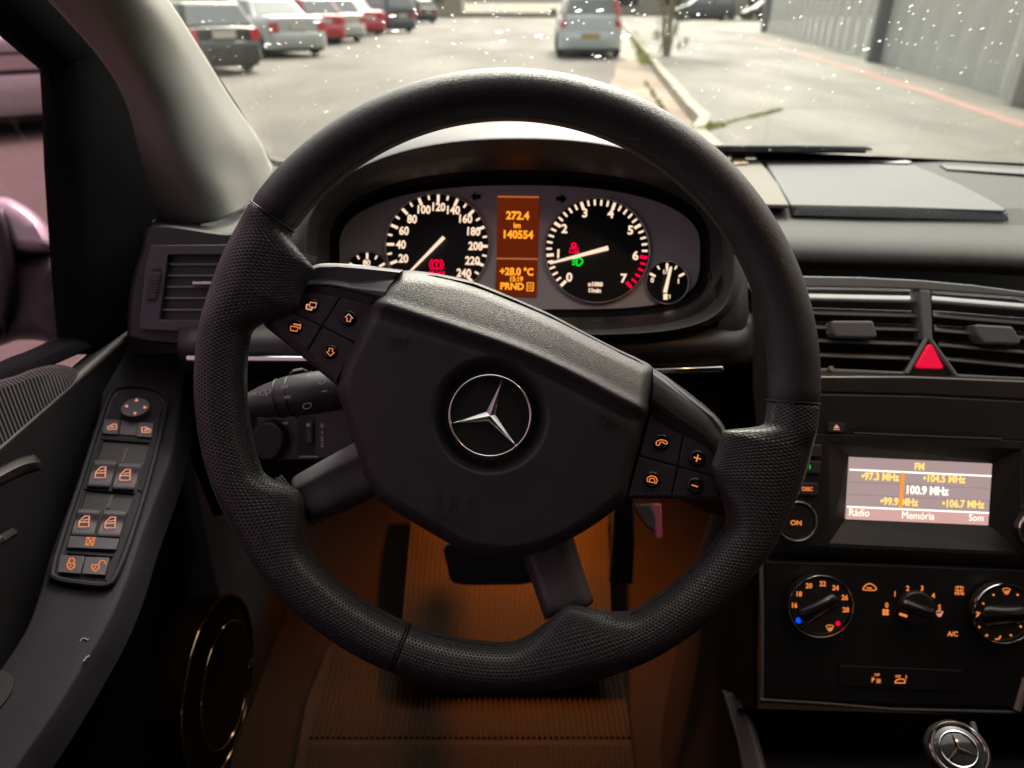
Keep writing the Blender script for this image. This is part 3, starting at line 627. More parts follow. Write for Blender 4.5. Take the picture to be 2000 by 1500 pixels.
# ---- driver's door
dr = thing('driver_door', 'dark driver door with switch panel, cloth insert and pink tinted window', 'door', (-.42, .5, .4))
le = [(-220, -190), (-120, -80), (-10, 32), (48, 84), (92, 122), (100, 135), (104, 220), (106, 330), (112, 460), (120, 590), (138, 690)]
ri = [(-60, -190), (25, -90), (98, -10), (140, 40), (180, 84), (206, 112), (243, 170), (268, 270), (290, 365), (303, 430), (252, 700)]
rows = [[XP(a[0], a[1], -.425), XP(a[0]*.85+b[0]*.15+1, a[1]*.85+b[1]*.15, -.412), XP(a[0]*.5+b[0]*.5, a[1]*.5+b[1]*.5, -.405), XP(b[0]+6, b[1], -.40)] for a, b in zip(le, ri)]
mb = MB(); mb.loft(rows, 4, 4); part('window_frame', mb, M['rubber'], dr, solid=.01)
mb = MB(); mb.loft([[XP(-300, 872, -.43), XP(0, 722, -.43), XP(60, 697, -.43), XP(112, 672, -.43), XP(150, 655, -.425)], [XP(-300, 884, -.41), XP(0, 737, -.41), XP(60, 712, -.41), XP(118, 686, -.41), XP(160, 668, -.41)], [XP(-300, 905, -.405), XP(0, 757, -.405), XP(60, 732, -.405), XP(130, 702, -.405), XP(180, 680, -.405)]], 4, 4)
part('window_seal', mb, M['rubber'], dr, solid=.006)
mb = MB(); mb.add([(-.44, -.4, .98), (-.44, .86, .98), (-.44, .86, 1.25), (-.40, .35, 1.50), (-.40, -.4, 1.52)], [(0, 1, 2, 3, 4)]); part('window_glass', mb, M['pinkglass'], dr, smooth=0)
# door card (upright) with ribbed cloth
mb = MB(); mb.loft([[Vector((-.405, y, z1)) for y in (-.4, .1, .5, .8, .95)] for z1 in (1.005, .98, .8, .6, .38)], 3, 2)
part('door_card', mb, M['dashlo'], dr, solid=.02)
SF = Fr(0, 0, 1, pts=[P(260, 760, .675), P(345, 782, .672), P(110, 1130, .53)])
mb = MB()
cl = [(-260, 800), (0, 742), (60, 722), (110, 712), (150, 722), (176, 748), (186, 790), (180, 860), (160, 930), (120, 960), (60, 975), (0, 1000), (-200, 1060)]
clp = cr(cl, 4, True); cx, cy = 20, 850
for q in (1.0, .96, .85, .5, .0):
    mb.v += [XP(cx+(x-cx)*q, cy+(y-cy)*q, -.398+(.0 if q == 1 else .012 if q < .9 else .008)) for x, y in clp]
n_ = len(clp); mb.f = [(k*n_+i, k*n_+(i+1) % n_, (k+1)*n_+(i+1) % n_, (k+1)*n_+i) for k in range(4) for i in range(n_)]; mb.mi = [0]*len(mb.f)
part('cloth_insert', mb, M['fabric'], dr)
# armrest top and its inner face
Ri = [(372, 690), (362, 745), (352, 815), (338, 890), (312, 960), (278, 1050), (252, 1130), (215, 1215), (172, 1290), (110, 1390), (40, 1490), (-40, 1600)]
Le = [(178, 692), (192, 745), (192, 790), (186, 850), (165, 920), (125, 1000), (95, 1080), (75, 1150), (45, 1230), (-20, 1330), (-90, 1440), (-200, 1560)]
def sh(p, dz, dx=0): return p+Vector((dx, 0, dz))
rows = []
for (a, b) in zip(Le, Ri):
    A_, B_ = SF.hit(*a, 0), SF.hit(*b, 0)
    rows.append([sh(A_, -.12, -.012), sh(A_, -.03, -.008), sh(A_, -.004), A_.lerp(B_, .12), A_.lerp(B_, .5), A_.lerp(B_, .9), sh(B_, -.004, .0), sh(B_, -.022, .006)])
mb = MB(); mb.loft(rows, 5, 4); part('armrest', mb, M['door'], dr, smooth=50)
mb = MB(); mb.loft([[r_[-1], sh(r_[-1], -.04, -.018), sh(r_[-1], -.16, -.036), sh(r_[-1], -.45, -.045)] for r_ in rows], 5, 4); part('lower_shade_face', mb, M['rubber'], dr, smooth=50)  # black colour carries the deep shade below the armrest edge
mb = MB(); mb.loft([[XP(x, y, -.36) for x, y in ((-60, 960), (0, 925), (40, 905), (66, 898))], [XP(x, y, -.354) for x, y in ((-60, 965), (0, 930), (40, 910), (70, 903))], [XP(x, y, -.36) for x, y in ((-60, 974), (0, 939), (45, 919), (76, 910))]], 3, 3); part('door_handle', mb, M['fascia'], dr, solid=.004)
mb = MB(); mb.tube([XP(-40, 1080, -.36), XP(0, 1055, -.355), XP(24, 1041, -.36)], .0035, 8); part('door_handle', mb, M['fascia'], dr)
mb = MB(); mb.prism(SF, cr([(-70, 1320), (-10, 1308), (22, 1318), (26, 1340), (8, 1372), (-30, 1410), (-90, 1450)], 4, True), .0, .0015); part('pull_recess', mb, M['black'], dr)
# scuffs on the armrest edge
mb = MB(); mb.stroke(SF, [(156, 1252), (160, 1247), (166, 1246), (171, 1250), (173, 1246)], 2.2, .001); mb.stroke(SF, [(163, 1291), (168, 1284), (175, 1280)], 3, .001); part('scuff', mb, mat('scuffed edge', (.16, .15, .16), .6, var=0), dr)
# lower door trim with glossy rings
XO = Vector((-.292, 0, 0)); rc_ = P(432, 1335, .292*F/568); YA, ZA, XA = Vector((0, 1, 0)), Vector((0, 0, 1)), Vector((1, 0, 0))
mb = MB(); mb.torus(rc_, YA, ZA, XA, .086, .0016, n=72, m=10); mb.torus(rc_+XA*.006, YA, ZA, XA, .060, .0013, n=72, m=10); part('speaker_ring', mb, mat('glossy brown trim', (.25, .16, .10), .14, metal=.9, var=0), dr)
mb = MB(); mb.tube([rc_-XA*.03, rc_-XA*.001], .085, 48); part('speaker_panel', mb, M['mat'], dr)
# ---- window switch panel on the armrest
def ip(t_, y):
    for (y0, x0), (y1, x1) in zip(t_, t_[1:]):
        if y <= y1: return x0+(x1-x0)*(y-y0)/(y1-y0)
    return t_[-1][1]
LX = [(765, 222), (800, 209), (850, 192), (950, 160), (1050, 127), (1125, 107)]; RX = [(765, 318), (800, 322), (860, 307), (930, 290), (1000, 269), (1060, 250), (1135, 218)]
sp_ = thing('window_switch_panel', 'slim switch panel on the door armrest with amber-lit window and lock switches', 'switch panel', tuple(SF.hit(215, 950)))
def q4(y0, y1, u0, u1, t0=0): return [(ip(LX, y0)+(ip(RX, y0)-ip(LX, y0))*u0, y0+t0), (ip(LX, y0)+(ip(RX, y0)-ip(LX, y0))*u1, y0+8*(u1)), (ip(LX, y1)+(ip(RX, y1)-ip(LX, y1))*u1, y1+8*(u1)), (ip(LX, y1)+(ip(RX, y1)-ip(LX, y1))*u0, y1)]
mb = MB()
rim_o = cr([(212, 778), (228, 760), (262, 755), (305, 762), (325, 780), (322, 806), (292, 930), (252, 1060), (224, 1128), (205, 1143), (160, 1140), (112, 1131), (104, 1112), (128, 1030), (160, 935), (190, 840)], 4, True)
for y0, y1, u0, u1 in ((776, 858, .03, .97), (858, 955, .03, .10), (858, 955, .88, .97), (951, 957, .10, .88), (957, 1133, .03, .08), (957, 1133, .86, .97), (1040, 1046, .08, .86), (1074, 1081, .08, .86)):
    mb.prism(SF, q4(y0, y1, u0, u1), .0, .0045)
part('panel_face', mb, M['door'], sp_, bevel=.0006)
mb = MB(); mb.prism(SF, rim_o, .0, .0025); mb2 = MB(); mb2.tube([SF.hit(x, y, .003) for x, y in rim_o+rim_o[:1]], .0024, 8, cap=False); part('panel_rim', mb2, M['door'], sp_)
part('panel_tray', mb, M['black'], sp_)
mb = MB(); mb.prism(SF, cr([(222, 790), (232, 766), (262, 760), (300, 767), (316, 790), (310, 812), (262, 822), (215, 812)], 4, True), .003, .0048); part('panel_face', mb, M['door'], sp_, bevel=.0005)
mb = MB(); mb.disc(SF, 264, 795, 27.5, .004, .0115, 48, r1=25); mb.m = 1
for a, s_ in ((90, 0), (0, 0), (180, 0), (270, 0)):
    cx, cy = 265+18*math.cos(R(a-5)), 794-13*math.sin(R(a-5)); mb.prism(SF, [(cx+4.6*math.cos(R(a+r)), cy-3.8*math.sin(R(a+r))) for r in (0, 125, 235)], .0115, .0119)
part('mirror_knob', mb, [M['btn'], M['glow_p']], sp_, bevel=.0004)
def icon_mirror(mb, cx, cy, s):
    mb.stroke(SF, [(cx-8*s, cy+5), (cx-9*s, cy), (cx+2*s, cy-5), (cx+8*s, cy-5), (cx+8*s, cy+5)], 2.4, .0066, closed=True); mb.stroke(SF, [(cx-4, cy+1), (cx+4, cy)], 3, .0066)
for x, y, s_ in ((219, 833, 1), (285, 839, -1)):
    mb = MB(); mb.prism(SF, [(x-15, y-14), (x+15, y-13), (x+11, y+15), (x-19, y+13)], .003, .0062); mb.m = 1; icon_mirror(mb, x, y, s_); part('mirror_button', mb, [M['btn'], M['glow_p']], sp_, bevel=.0005)
mb = MB(); mb.prism(SF, [(236, 820), (269, 824), (265, 851), (232, 848)], .003, .0054); part('blank_button', mb, M['btn'], sp_, bevel=.0005)
for x, y in ((200, 926), (248, 931), (168, 1022), (219, 1024)):
    mb = MB(); rws = []
    for dy, l in ((-29, .001), (-24, .0085), (-5, .0060), (16, .0075), (25, .006), (28, .001)):
        sx = -dy*.28; rws.append([SF.hit(x+sx-24, y+dy, .0), SF.hit(x+sx-22.5, y+dy, l), SF.hit(x+sx+20.5, y+dy+2, l), SF.hit(x+sx+22, y+dy+2, .0)])
    mb.loft(rws, 1, 4); mb.m = 1; l = .0085; c_ = lambda *p: [(x-4+a*1.15, y-4+b*1.15) for a, b in p]
    mb.stroke(SF, c_((-9, 9), (-8, 0), (1, -9), (9, -9), (8, 9)), 2.3, l, closed=True); mb.stroke(SF, c_((-8, 1.5), (9, 1)), 2.2, l); mb.stroke(SF, c_((-2, -2), (8, -4)), 1.8, l)
    part('window_switch', mb, [M['btn'], M['glow_p']], sp_, smooth=50)
for x, y in ((246, 890), (217, 980)):
    mb = MB(); mb.prism(SF, [(x, y-14), (x+5, y-14), (x-4, y+12), (x-9, y+12)], 0, .0035); part('divider', mb, M['btn'], sp_)
mb = MB(); mb.prism(SF, [(137, 1046), (232, 1052), (226, 1073), (131, 1069)], .001, .0065); mb.m = 1
mb.stroke(SF, [(167, 1064), (170, 1049), (185, 1050), (181, 1065)], 2.4, .0068, closed=True); mb.stroke(SF, [(172, 1050), (180, 1064)], 2.2, .0068); mb.stroke(SF, [(182, 1052), (170, 1063)], 2.2, .0068); part('child_lock_button', mb, [M['btn'], M['glow_o']], sp_, bevel=.0008)
for x, y, o_ in ((139, 1101, 0), (187, 1104, 1)):
    mb = MB(); mb.prism(SF, [(x-20, y-17), (x+26, y-15), (x+18, y+19), (x-27, y+16)], .001, .006); mb.m = 1; l = .0064
    mb.stroke(SF, cr([(x-7, y-1), (x+6, y), (x+5, y+6), (x-1, y+11), (x-7, y+6)], 3, True), 2.2, l, closed=True); mb.stroke(SF, [(x-1, y+2), (x-1.5, y+6)], 2.2, l)
    if o_: mb.stroke(SF, cr([(x+6, y-2), (x+8, y-8), (x+14, y-10), (x+18, y-7), (x+19, y-2)], 4), 2, l)
    else: mb.stroke(SF, cr([(x-5, y-2), (x-3, y-10), (x+2, y-11), (x+6, y-8), (x+5, y-2)], 4), 2.2, l)
    part('lock_button', mb, [M['btn'], M['glow_o']], sp_, bevel=.0006)
# ---- wing mirror outside
wm = thing('wing_mirror', 'silver-backed wing mirror outside the pink tinted side window', 'wing mirror', (-.62, .85, .95))
mf = Fr(60, 520, .98)
def dome(mb, fr, outl, l0, l1, steps=((1, 0), (.97, .45), (.88, .78), (.7, .95), (.35, 1), (0, 1)), c=None):
    n = len(outl); cx = sum(p[0] for p in outl)/n if c is None else c[0]; cy = sum(p[1] for p in outl)/n if c is None else c[1]; vs = []
    for q, h in steps: vs += [fr.hit(cx+(x-cx)*q, cy+(y-cy)*q, l0+(l1-l0)*h) for x, y in outl]
    fs = [(k*n+i, k*n+(i+1) % n, (k+1)*n+(i+1) % n, (k+1)*n+i) for k in range(len(steps)-1) for i in range(n)]
    return mb.add(vs, fs+[tuple(range(n-1, -1, -1))])
mb = MB(); dome(mb, mf, cr([(-160, 470), (-80, 395), (0, 383), (40, 396), (74, 420), (100, 452), (112, 492), (60, 500), (-60, 510)], 4, True), -.06, .02); part('housing_cap', mb, paint('mirror silver paint', (.50, .50, .50), .25), wm, smooth=60)
mb = MB(); dome(mb, mf, cr([(-160, 500), (20, 498), (70, 497), (112, 492), (122, 530), (134, 600), (150, 690), (112, 684), (92, 668), (40, 664), (0, 676), (-120, 720)], 4, True), -.05, .015); part('housing_base', mb, M['dashlo'], wm, smooth=60)
mb = MB(); dome(mb, mf, cr([(-150, 420), (-40, 396), (0, 398), (16, 420), (28, 470), (34, 540), (20, 640), (-20, 680), (-120, 690)], 4, True), .0, .035); part('mirror_rim', mb, M['black'], wm, smooth=60)
mb = MB(); dome(mb, mf, cr([(-150, 440), (-30, 420), (-8, 440), (5, 520), (-5, 620), (-30, 655), (-120, 665)], 4, True), .03, .037); part('mirror_glass', mb, mat('mirror glass', (.6, .6, .6), .03, metal=1, var=0), wm)

# ---- dashboard
da = thing('dashboard', 'dark grey moulded dashboard under the windscreen with air vents and a storage lid', 'dashboard', tuple(P(1000, 600, .8)))
r0 = [(330, 340, .93), (440, 345, 1.03), (530, 330, 1.12), (800, 304, 1.16), (1100, 299, 1.18), (1400, 300, 1.17), (1700, 309, 1.13), (2000, 325, 1.09), (2350, 350, 1.03)]
r1 = [(310, 400, .84), (430, 400, .88), (520, 395, .90), (800, 390, .92), (1100, 390, .92), (1400, 386, .92), (1700, 396, .90), (2000, 408, .88), (2350, 440, .83)]
r2 = [(300, 425, .80), (430, 428, .84), (520, 430, .86), (800, 425, .89), (1100, 425, .89), (1400, 421, .885), (1700, 431, .87), (2000, 440, .85), (2350, 470, .80)]
r3 = [(296, 440, 0.738), (430, 452, 0.758), (520, 470, 0.798), (800, 480, 0.818), (1100, 480, 0.818), (1400, 465, 0.818), (1700, 472, 0.808), (2000, 482, 0.788), (2350, 515, 0.748)]
r4 = [(292, 458, 0.73), (430, 468, 0.74), (520, 520, 0.79), (800, 520, 0.81), (1100, 520, 0.81), (1400, 508, 0.805), (1700, 512, 0.795), (2000, 522, 0.775), (2350, 555, 0.74)]
r5 = [(290, 474, 0.75), (430, 480, 0.75), (520, 560, 0.83), (800, 560, 0.85), (1100, 560, 0.85), (1400, 528, 0.83), (1700, 528, 0.825), (2000, 540, 0.805), (2350, 575, 0.77)]
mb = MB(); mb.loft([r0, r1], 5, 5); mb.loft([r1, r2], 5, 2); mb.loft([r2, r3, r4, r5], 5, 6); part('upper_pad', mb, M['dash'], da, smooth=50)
DF = Fr(0, 0, 1, pts=[P(1400, 300, 1.17), P(2000, 325, 1.09), P(1700, 398, .90)])
# storage lid
lid = [(1493, 312), (1560, 306), (1700, 310), (1782, 321), (1830, 340), (1880, 362), (1930, 388), (1966, 408), (1960, 411), (1750, 404), (1545, 400), (1520, 358)]
mb = MB(); mb.prism(DF, lid, .001, .0045); part('storage_lid', mb, M['lid'], da, smooth=20, bevel=.0015, seg=3)
RF = Fr(1750, 418, .872, tx=-.06, ty=.05); mb = MB(); mb.prism(RF, [(1546, 402), (1750, 406), (1955, 413), (1968, 420), (1972, 433), (1750, 428), (1548, 422)], -.004, .0035); part('ribbed_strip', mb, M['dash'], da, bevel=.001)
for k in range(68):
    x = 1552+k*6.1; yo = (x-1546)*.026
    mb = MB() if k == 0 else mb
    mb.prism(RF, [(x, 419.5+yo), (x+2.4, 419.5+yo), (x+9, 404.5+yo), (x+6.6, 404.5+yo)], .0035, .005)
part('diagonal_ribs', mb, M['ventf'], da, smooth=0, kind='stuff')
mb = MB(); mb.prism(DF, cr([(1490, 306), (1600, 300), (1700, 303), (1782, 317), (1700, 317), (1500, 314)], 4, True), .003, .007); part('sensor_cover', mb, mat('smoked plastic', (.03, .022, .026), .12, coat=.5, var=0), da)
mb = MB(); mb.prism(DF, [(1836, 322), (2050, 333), (2050, 343), (1850, 330)], .001, .004); part('defroster_slot', mb, M['black'], da)
mb = MB(); mb.prism(DF, [(1410, 312), (1480, 309), (1520, 358), (1543, 400), (1440, 398)], .001, .006); part('side_tray', mb, mat('pale tray liner', (.16, .15, .125), .8, var=.04), da, bevel=.002)
mb = MB(); mb.prism(DF, [(1425, 301), (1452, 299), (1462, 318), (1434, 320)], .006, .009); part('toll_tag', mb, mat('apricot plastic', (.62, .42, .26), .5, var=0), da, bevel=.001)
# lower fascia and knee panel
r = [[(352, 600, .74), (500, 590, .76), (800, 585, .80), (1200, 585, .80), (1380, 585, .80), (1440, 560, .78), (1470, 540, .75)],
     [(352, 655, .66), (500, 655, .655), (800, 650, .64), (1200, 650, .64), (1380, 648, .64), (1440, 640, .65), (1462, 600, .67)],
     [(356, 690, .65), (500, 690, .645), (800, 696, .625), (1200, 698, .625), (1380, 698, .63), (1440, 690, .64), (1466, 670, .67)],
     [(360, 708, .67), (500, 710, .66), (800, 712, .65), (1200, 714, .65), (1380, 714, .65), (1445, 708, .66), (1470, 700, .69)],
     [(364, 740, .72), (500, 742, .70), (800, 745, .70), (1200, 745, .70), (1380, 745, .70), (1450, 745, .71), (1476, 745, .73)],
     [(372, 860, .73), (500, 880, .72), (800, 900, .73), (1200, 900, .73), (1380, 900, .73), (1460, 900, .73), (1482, 900, .74)],
     [(420, 1000, .80), (520, 985, .80), (800, 940, .85), (1200, 920, .86), (1380, 990, .82), (1470, 1010, .76), (1492, 1020, .75)]]
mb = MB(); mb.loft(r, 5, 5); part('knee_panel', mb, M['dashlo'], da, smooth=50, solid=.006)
cpf = Fr(1380, 720, .635)
for a, b in (((362, 694), (640, 704)), ((1180, 722), (1413, 722))):
    fr = Fr((a[0]+b[0])/2, 708, .628); mb = MB(); mb.prism(fr, [(a[0], a[1]), (b[0], b[1]-8), (b[0]+2, b[1]+4), (a[0], a[1]+12)], -.002, .004); part('chrome_strip', mb, M['chrome'], da, bevel=.0015)
# left end of the dash and vent
VL = Fr(350, 560, .665, tx=.10, ty=.02)
mb = MB(); dome(mb, VL, cr([(300, 440), (440, 455), (560, 462), (560, 680), (380, 676), (262, 664), (249, 640), (256, 560), (276, 490)], 5, True), -.06, -.004, steps=((1, 0), (1, .6), (.985, .9), (.96, 1), (0, 1)), c=(420, 560)); part('dash_end', mb, M['dashlo'], da, smooth=50)
def vent(label_, fr, outer, opening, slats, tabs, l=.0, thick=3.2):
    return None
mb = MB(); o_ = [(294, 479), (520, 477), (520, 655), (276, 644), (272, 636), (284, 520)]; i_ = [(331, 497), (500, 497), (500, 626), (312, 624), (313, 618), (328, 500)]
def frame(mb, fr, o, i, l0, l1):
    n = len(o); vs = on(fr, l1)(o)+on(fr, l1)(i)+on(fr, l0)(o)+on(fr, l0)(i)
    fs = [(k, (k+1) % n, n+(k+1) % n, n+k) for k in range(n)]+[(2*n+k, 2*n+(k+1) % n, (k+1) % n, k) for k in range(n)]+[(n+k, n+(k+1) % n, 3*n+(k+1) % n, 3*n+k) for k in range(n)]
    return mb.add(vs, fs)
av = thing('air_vent', 'end air vent with a ribbed thumbwheel beside the driver door', 'air vent', tuple(VL.hit(350, 560)), 'dashboard air vents')
frame(mb, VL, o_, i_, -.02, .003); part('frame', mb, mat('plum grey vent frame', (.062, .056, .068), .45, var=.05), av, smooth=0, bevel=.0012)
mb = MB(); mb.prism(VL, i_, -.03, -.022); part('duct', mb, M['black'], av, smooth=0)
for y in (517, 539, 561, 583, 606):
    mb = MB(); a = [VL.hit(318+(606-y)*.14, y-2, -.002), VL.hit(500, y-2, -.002), VL.hit(500, y-7, -.018), VL.hit(318+(606-y)*.14, y-7, -.018)]; mb.hexa([q-VL.Y*.0016 for q in a]+a); part('slat', mb, M['slat'], av, smooth=0, bevel=.0004)
mb = MB(); mb.prism(VL, [(375, 549), (440, 549), (440, 556), (375, 556)], -.002, .004); part('vent_tab', mb, M['chrome'], av, bevel=.0008)
mb = MB(); mb.prism(VL, [(298, 525), (315, 523), (304, 590), (287, 589)], .002, .0035); part('wheel_well', mb, M['black'], av, smooth=0)
mb = MB(); c = VL.hit(300, 558, -.006); a = VL.hit(311, 527, 0)-VL.hit(290, 586, 0); ax = VL.X
for k in range(11):
    q = R(-60+12*k); o = VL.hit(300.5+5*math.sin(q)*1.0, 558-28*math.sin(q), .003+.003*math.cos(q)); mb.tube([o-VL.X*.0038, o+VL.X*.0038], .0011, 6)
part('thumbwheel', mb, M['spoke'], av)
# centre vents
VC = Fr(1800, 640, .675, ty=.03)
cv = thing('air_vent', 'pair of centre air vents either side of the red hazard button', 'air vent', tuple(VC.hit(1800, 640)), 'dashboard air vents')
o_ = [(1560, 538), (1680, 541), (1800, 547), (1900, 556), (2030, 573), (2160, 595), (2160, 745), (1862, 733), (1810, 731), (1766, 731), (1600, 727), (1580, 725)]
mb = MB(); vf = M['ventf']
mb.prism(VC, [(1560, 539), (1680, 541), (1800, 547), (1900, 556), (2030, 573), (2160, 595), (2160, 620), (2000, 580), (1818, 567), (1797, 565), (1700, 562), (1560, 560)], -.012, .003)
mb.prism(VC, [(1797, 565), (1818, 567), (1821, 630), (1822, 664), (1812, 662), (1805, 663), (1800, 620)], -.014, .004)
mb.prism(VC, [(1560, 717), (1768, 726), (1775, 733), (1560, 728)], -.012, .003); mb.prism(VC, [(1862, 730), (2160, 745), (2160, 757), (1855, 738)], -.012, .003)
part('frame', mb, vf, cv, smooth=0, bevel=.0014)
mb = MB(); mb.prism(VC, [(1560, 555), (2160, 590), (2160, 750), (1560, 725)], -.05, -.035); part('duct', mb, M['black'], cv, smooth=0)
def vslat(x0, x1, y0, y1, x1b=None):
    mb = MB(); a = [VC.hit(x0, y0, -.003), VC.hit(x1, y1, -.003), VC.hit(x1, y1-9, -.030), VC.hit(x0, y0-9, -.030)]; mb.hexa([q-VC.Y*.0024 for q in a]+a); part('slat', mb, M['slat'], cv, smooth=0, bevel=.0007)
for y0, y1, xe in ((582, 587, 1795), (609, 616, 1799), (637, 643, 1803), (663, 671, 1795), (691, 699, 1779)): vslat(1560, xe, y0, y1)
for y0, y1, xs in ((587, 605, 1820), (615, 633, 1823), (643, 662, 1825), (672, 690, 1833), (700, 719, 1845)): vslat(xs, 2160, y0, y1+10)
for pts in ([(1625, 626), (1706, 626), (1714, 652), (1712, 660), (1632, 659), (1626, 650)], [(1904, 633), (1978, 637), (1996, 664), (1992, 673), (1922, 671), (1908, 654)]):
    mb = MB(); mb.prism(VC, pts, -.01, .006); part('vent_tab', mb, M['slat'], cv, smooth=20, bevel=.0022, seg=3)
mb = MB(); mb.prism(VC, [(1812, 657), (1768, 728), (1782, 734), (1852, 738), (1868, 734)], -.008, .002); part('triangle_surround', mb, M['fascia'], cv, smooth=0, bevel=.001)
for a, b in (((1809, 662), (1770, 729)), ((1815, 662), (1866, 733))):
    mb = MB(); mb.tube([VC.hit(*a, .003), VC.hit(*b, .003)], .0022, 8); part('frame', mb, vf, cv)
hz = MB(); hz.prism(VC, [(1817, 672), (1821, 674), (1843, 715), (1841, 720), (1793, 719), (1790, 714), (1813, 674)], .0, .005)
part('hazard_button', hz, M['red'], cv, smooth=20, bevel=.0010, seg=3)
mb = MB(); mb.prism(VC, [(1785, 742), (1850, 744), (1848, 749), (1785, 747)], .0, .004); part('indicator_slot', mb, M['btn'], cv, smooth=0)
mb = MB(); mb.disc(VC, 1624, 719, 4.5, .003, .006, 16); part('status_light', mb, mat('copper pin', (.55, .30, .2), .4, var=0), cv)
# ---- instrument binnacle
def se(cx, cy, a, bt, bb, d, n=96, e=2.5, off=0):
    r = []
    for i in range(n):
        q = 2*math.pi*i/n; c, s = math.cos(q), math.sin(q); ee = e if s >= 0 else 4.4; x = abs(c)**(2/ee)*(1 if c > 0 else -1); y = abs(s)**(2/ee)*(1 if s > 0 else -1)
        r.append((cx+a*x, cy-(bt if s > 0 else bb)*y, d))
    return r
BX = 1015
def rings(name, specs, mt, par, e=2.5, **k):
    mb = MB(); mb.loft([se(BX, 480, a, bt, bb, d, e=ee) for a, bt, bb, d, ee in specs], 1, 4, cu=True); return part(name, mb, mt, par, **k)
bn = thing('instrument_hood', 'arched dark grey hood shading the dials behind the steering wheel', 'hood', tuple(P(1015, 300, .7)))
rings('inner_wall', [(352, 118, 124, .688, 2.35), (359, 128, 130, .686, 2.35), (367, 140, 136, .672, 2.35), (372, 148, 140, .665, 2.4)], M['wall_shade'], bn)
rings('inner_step', [(372, 148, 140, .665, 2.4), (382, 162, 147, .652, 2.4), (395, 176, 161, .640, 2.4)], M['fascia'], bn)
rings('reveal', [(395, 176, 161, .640, 2.4), (405, 196, 167, .622, 2.4), (412, 203, 170, .612, 2.35)], M['hood'], bn)
rings('outer_lip', [(412, 203, 170, .612, 2.35), (416, 206, 172, .606, 2.3), (422, 213, 176, .607, 2.25), (430, 228, 182, .622, 2.2), (436, 237, 186, .650, 2.15), (442, 242.5, 192, .70, 2.1), (446, 240, 200, .76, 2.1), (446, 228, 205, .82, 2.1), (446, 200, 205, .88, 2.1)], M['hood'], bn)
# right cheek of the binnacle under the lip
mb = MB(); mb.loft([[(1395, 560, .635), (1430, 500, .64), (1448, 470, .66)], [(1400, 640, .63), (1452, 610, .635), (1466, 590, .67)], [(1300, 660, .63), (1440, 690, .64), (1464, 690, .68)]], 4, 4); part('side_cheek', mb, M['dashlo'], bn)
mb = MB(); cc = Fr(1388, 541, .632); mb.prism(cc, [(1383, 533), (1389, 533), (1391, 547), (1385, 547)], 0, .002); part('clip_slot', mb, M['black'], bn)

# ---- instrument cluster
ic = thing('instrument_cluster', 'lit instrument cluster with speedometer, rev counter and amber display', 'instrument cluster', tuple(P(1015, 480, .69)))
CF = Fr(1015, 480, .688)
mb = MB(); mb.prism(CF, [(x, y) for x, y, _ in se(BX, 480, 358, 122, 130, 0, 96, 2.35)], -.006, .0); part('face_plate', mb, M['plate'], ic, smooth=0)
def gauge(name, cx, cy, r, bez):
    mb = MB(); mb.disc(CF, cx, cy, r, .0, .0012, 64); o = part(name, mb, M['dial'], ic, smooth=0)
    mb = MB(); mb.ringpx(CF, cx, cy, r+1.5, bez, .0016, .0022, n=72, m=8); part('bezel', mb, M['bezel'], o); return o
def tick(par, cx, cy, a, r0_, r1_, w_, m, grp=None):
    mb = MB(); c, s = math.cos(R(a)), math.sin(R(a)); mb.stroke(CF, [(cx+r0_*c, cy-r0_*s), (cx+r1_*c, cy-r1_*s)], w_, .0016); part('tick', mb, m, par, smooth=0)
def num(par, s, x, y, h, m, name='numeral', rot=-1, sx=1, bold=.03, l=.0016):
    mb = MB(); mb.text(CF, s, x, y, h, rot, l, sx, bold); part(name, mb, m, par, smooth=0)
def needle(par, x0, y0, x1, y1, w0, w1, l=.006):
    dx, dy = x1-x0, y1-y0; L = math.hypot(dx, dy); nx, ny = -dy/L, dx/L
    mb = MB(); mb.prism(CF, [(x0+nx*w0, y0+ny*w0), (x1+nx*w1, y1+ny*w1), (x1-nx*w1, y1-ny*w1), (x0-nx*w0, y0-ny*w0)], l-.0012, l); part('needle', mb, M['glow_w'], par, smooth=0)
sg = gauge('speedometer', 854, 479, 100.5, 2.2)
for v in range(0, 250, 10):
    a = 180-(v-40)*1.125-1.2
    tick(sg, 854, 479, a, 84 if v % 20 == 0 else 90, 98.5, 5.2 if v % 20 == 0 else 3.6, M['glow_w'])
for v in range(20, 250, 20):
    a = R(180-(v-40)*1.125-1.2); rr = 71 if v < 100 else 75; num(sg, str(v), 854+rr*math.cos(a), 479-rr*math.sin(a), 15.5, M['glow_w'], sx=.86, rot=-2)
needle(sg, 867, 463, 800, 531, 3.4, 1.7)
mb = MB(); mb.ringpx(CF, 852.5, 517, 8.5, 1.5, .002, .0003, n=24, m=4); mb.stroke(CF, [(852.5, 512), (852.5, 522)], 3, .002)
for s_ in (-1, 1): mb.stroke(CF, [(852.5+s_*(13.5*math.cos(R(a))), 517-13*math.sin(R(a))) for a in (55, 25, 0, -25, -55)], 2.2, .002)
mb.text(CF, 'BRAKE', 853, 534, 7.5, -2, .002, 1.0, .04); part('brake_warning', mb, M['glow_r'], sg, smooth=0)
tg = gauge('rev_counter', 1166, 489, 101.5, 2.2)
for k in range(0, 36):
    v = k/5; a = 224.5-38.8*v; mj = k % 5 == 0; tick(tg, 1166, 489, a, 85 if mj else 88, 99, 5.8 if mj else 3.8, M['glow_r'] if v >= 6 else M['glow_w'])
for v in range(8):
    a = R(224.5-38.8*v); rr = 76; num(tg, str(v), 1166+rr*math.cos(a), 489-rr*math.sin(a)-1, 16.5, M['glow_w'], rot=-2)
needle(tg, 1188, 484, 1074, 514, 4.2, 1.8)
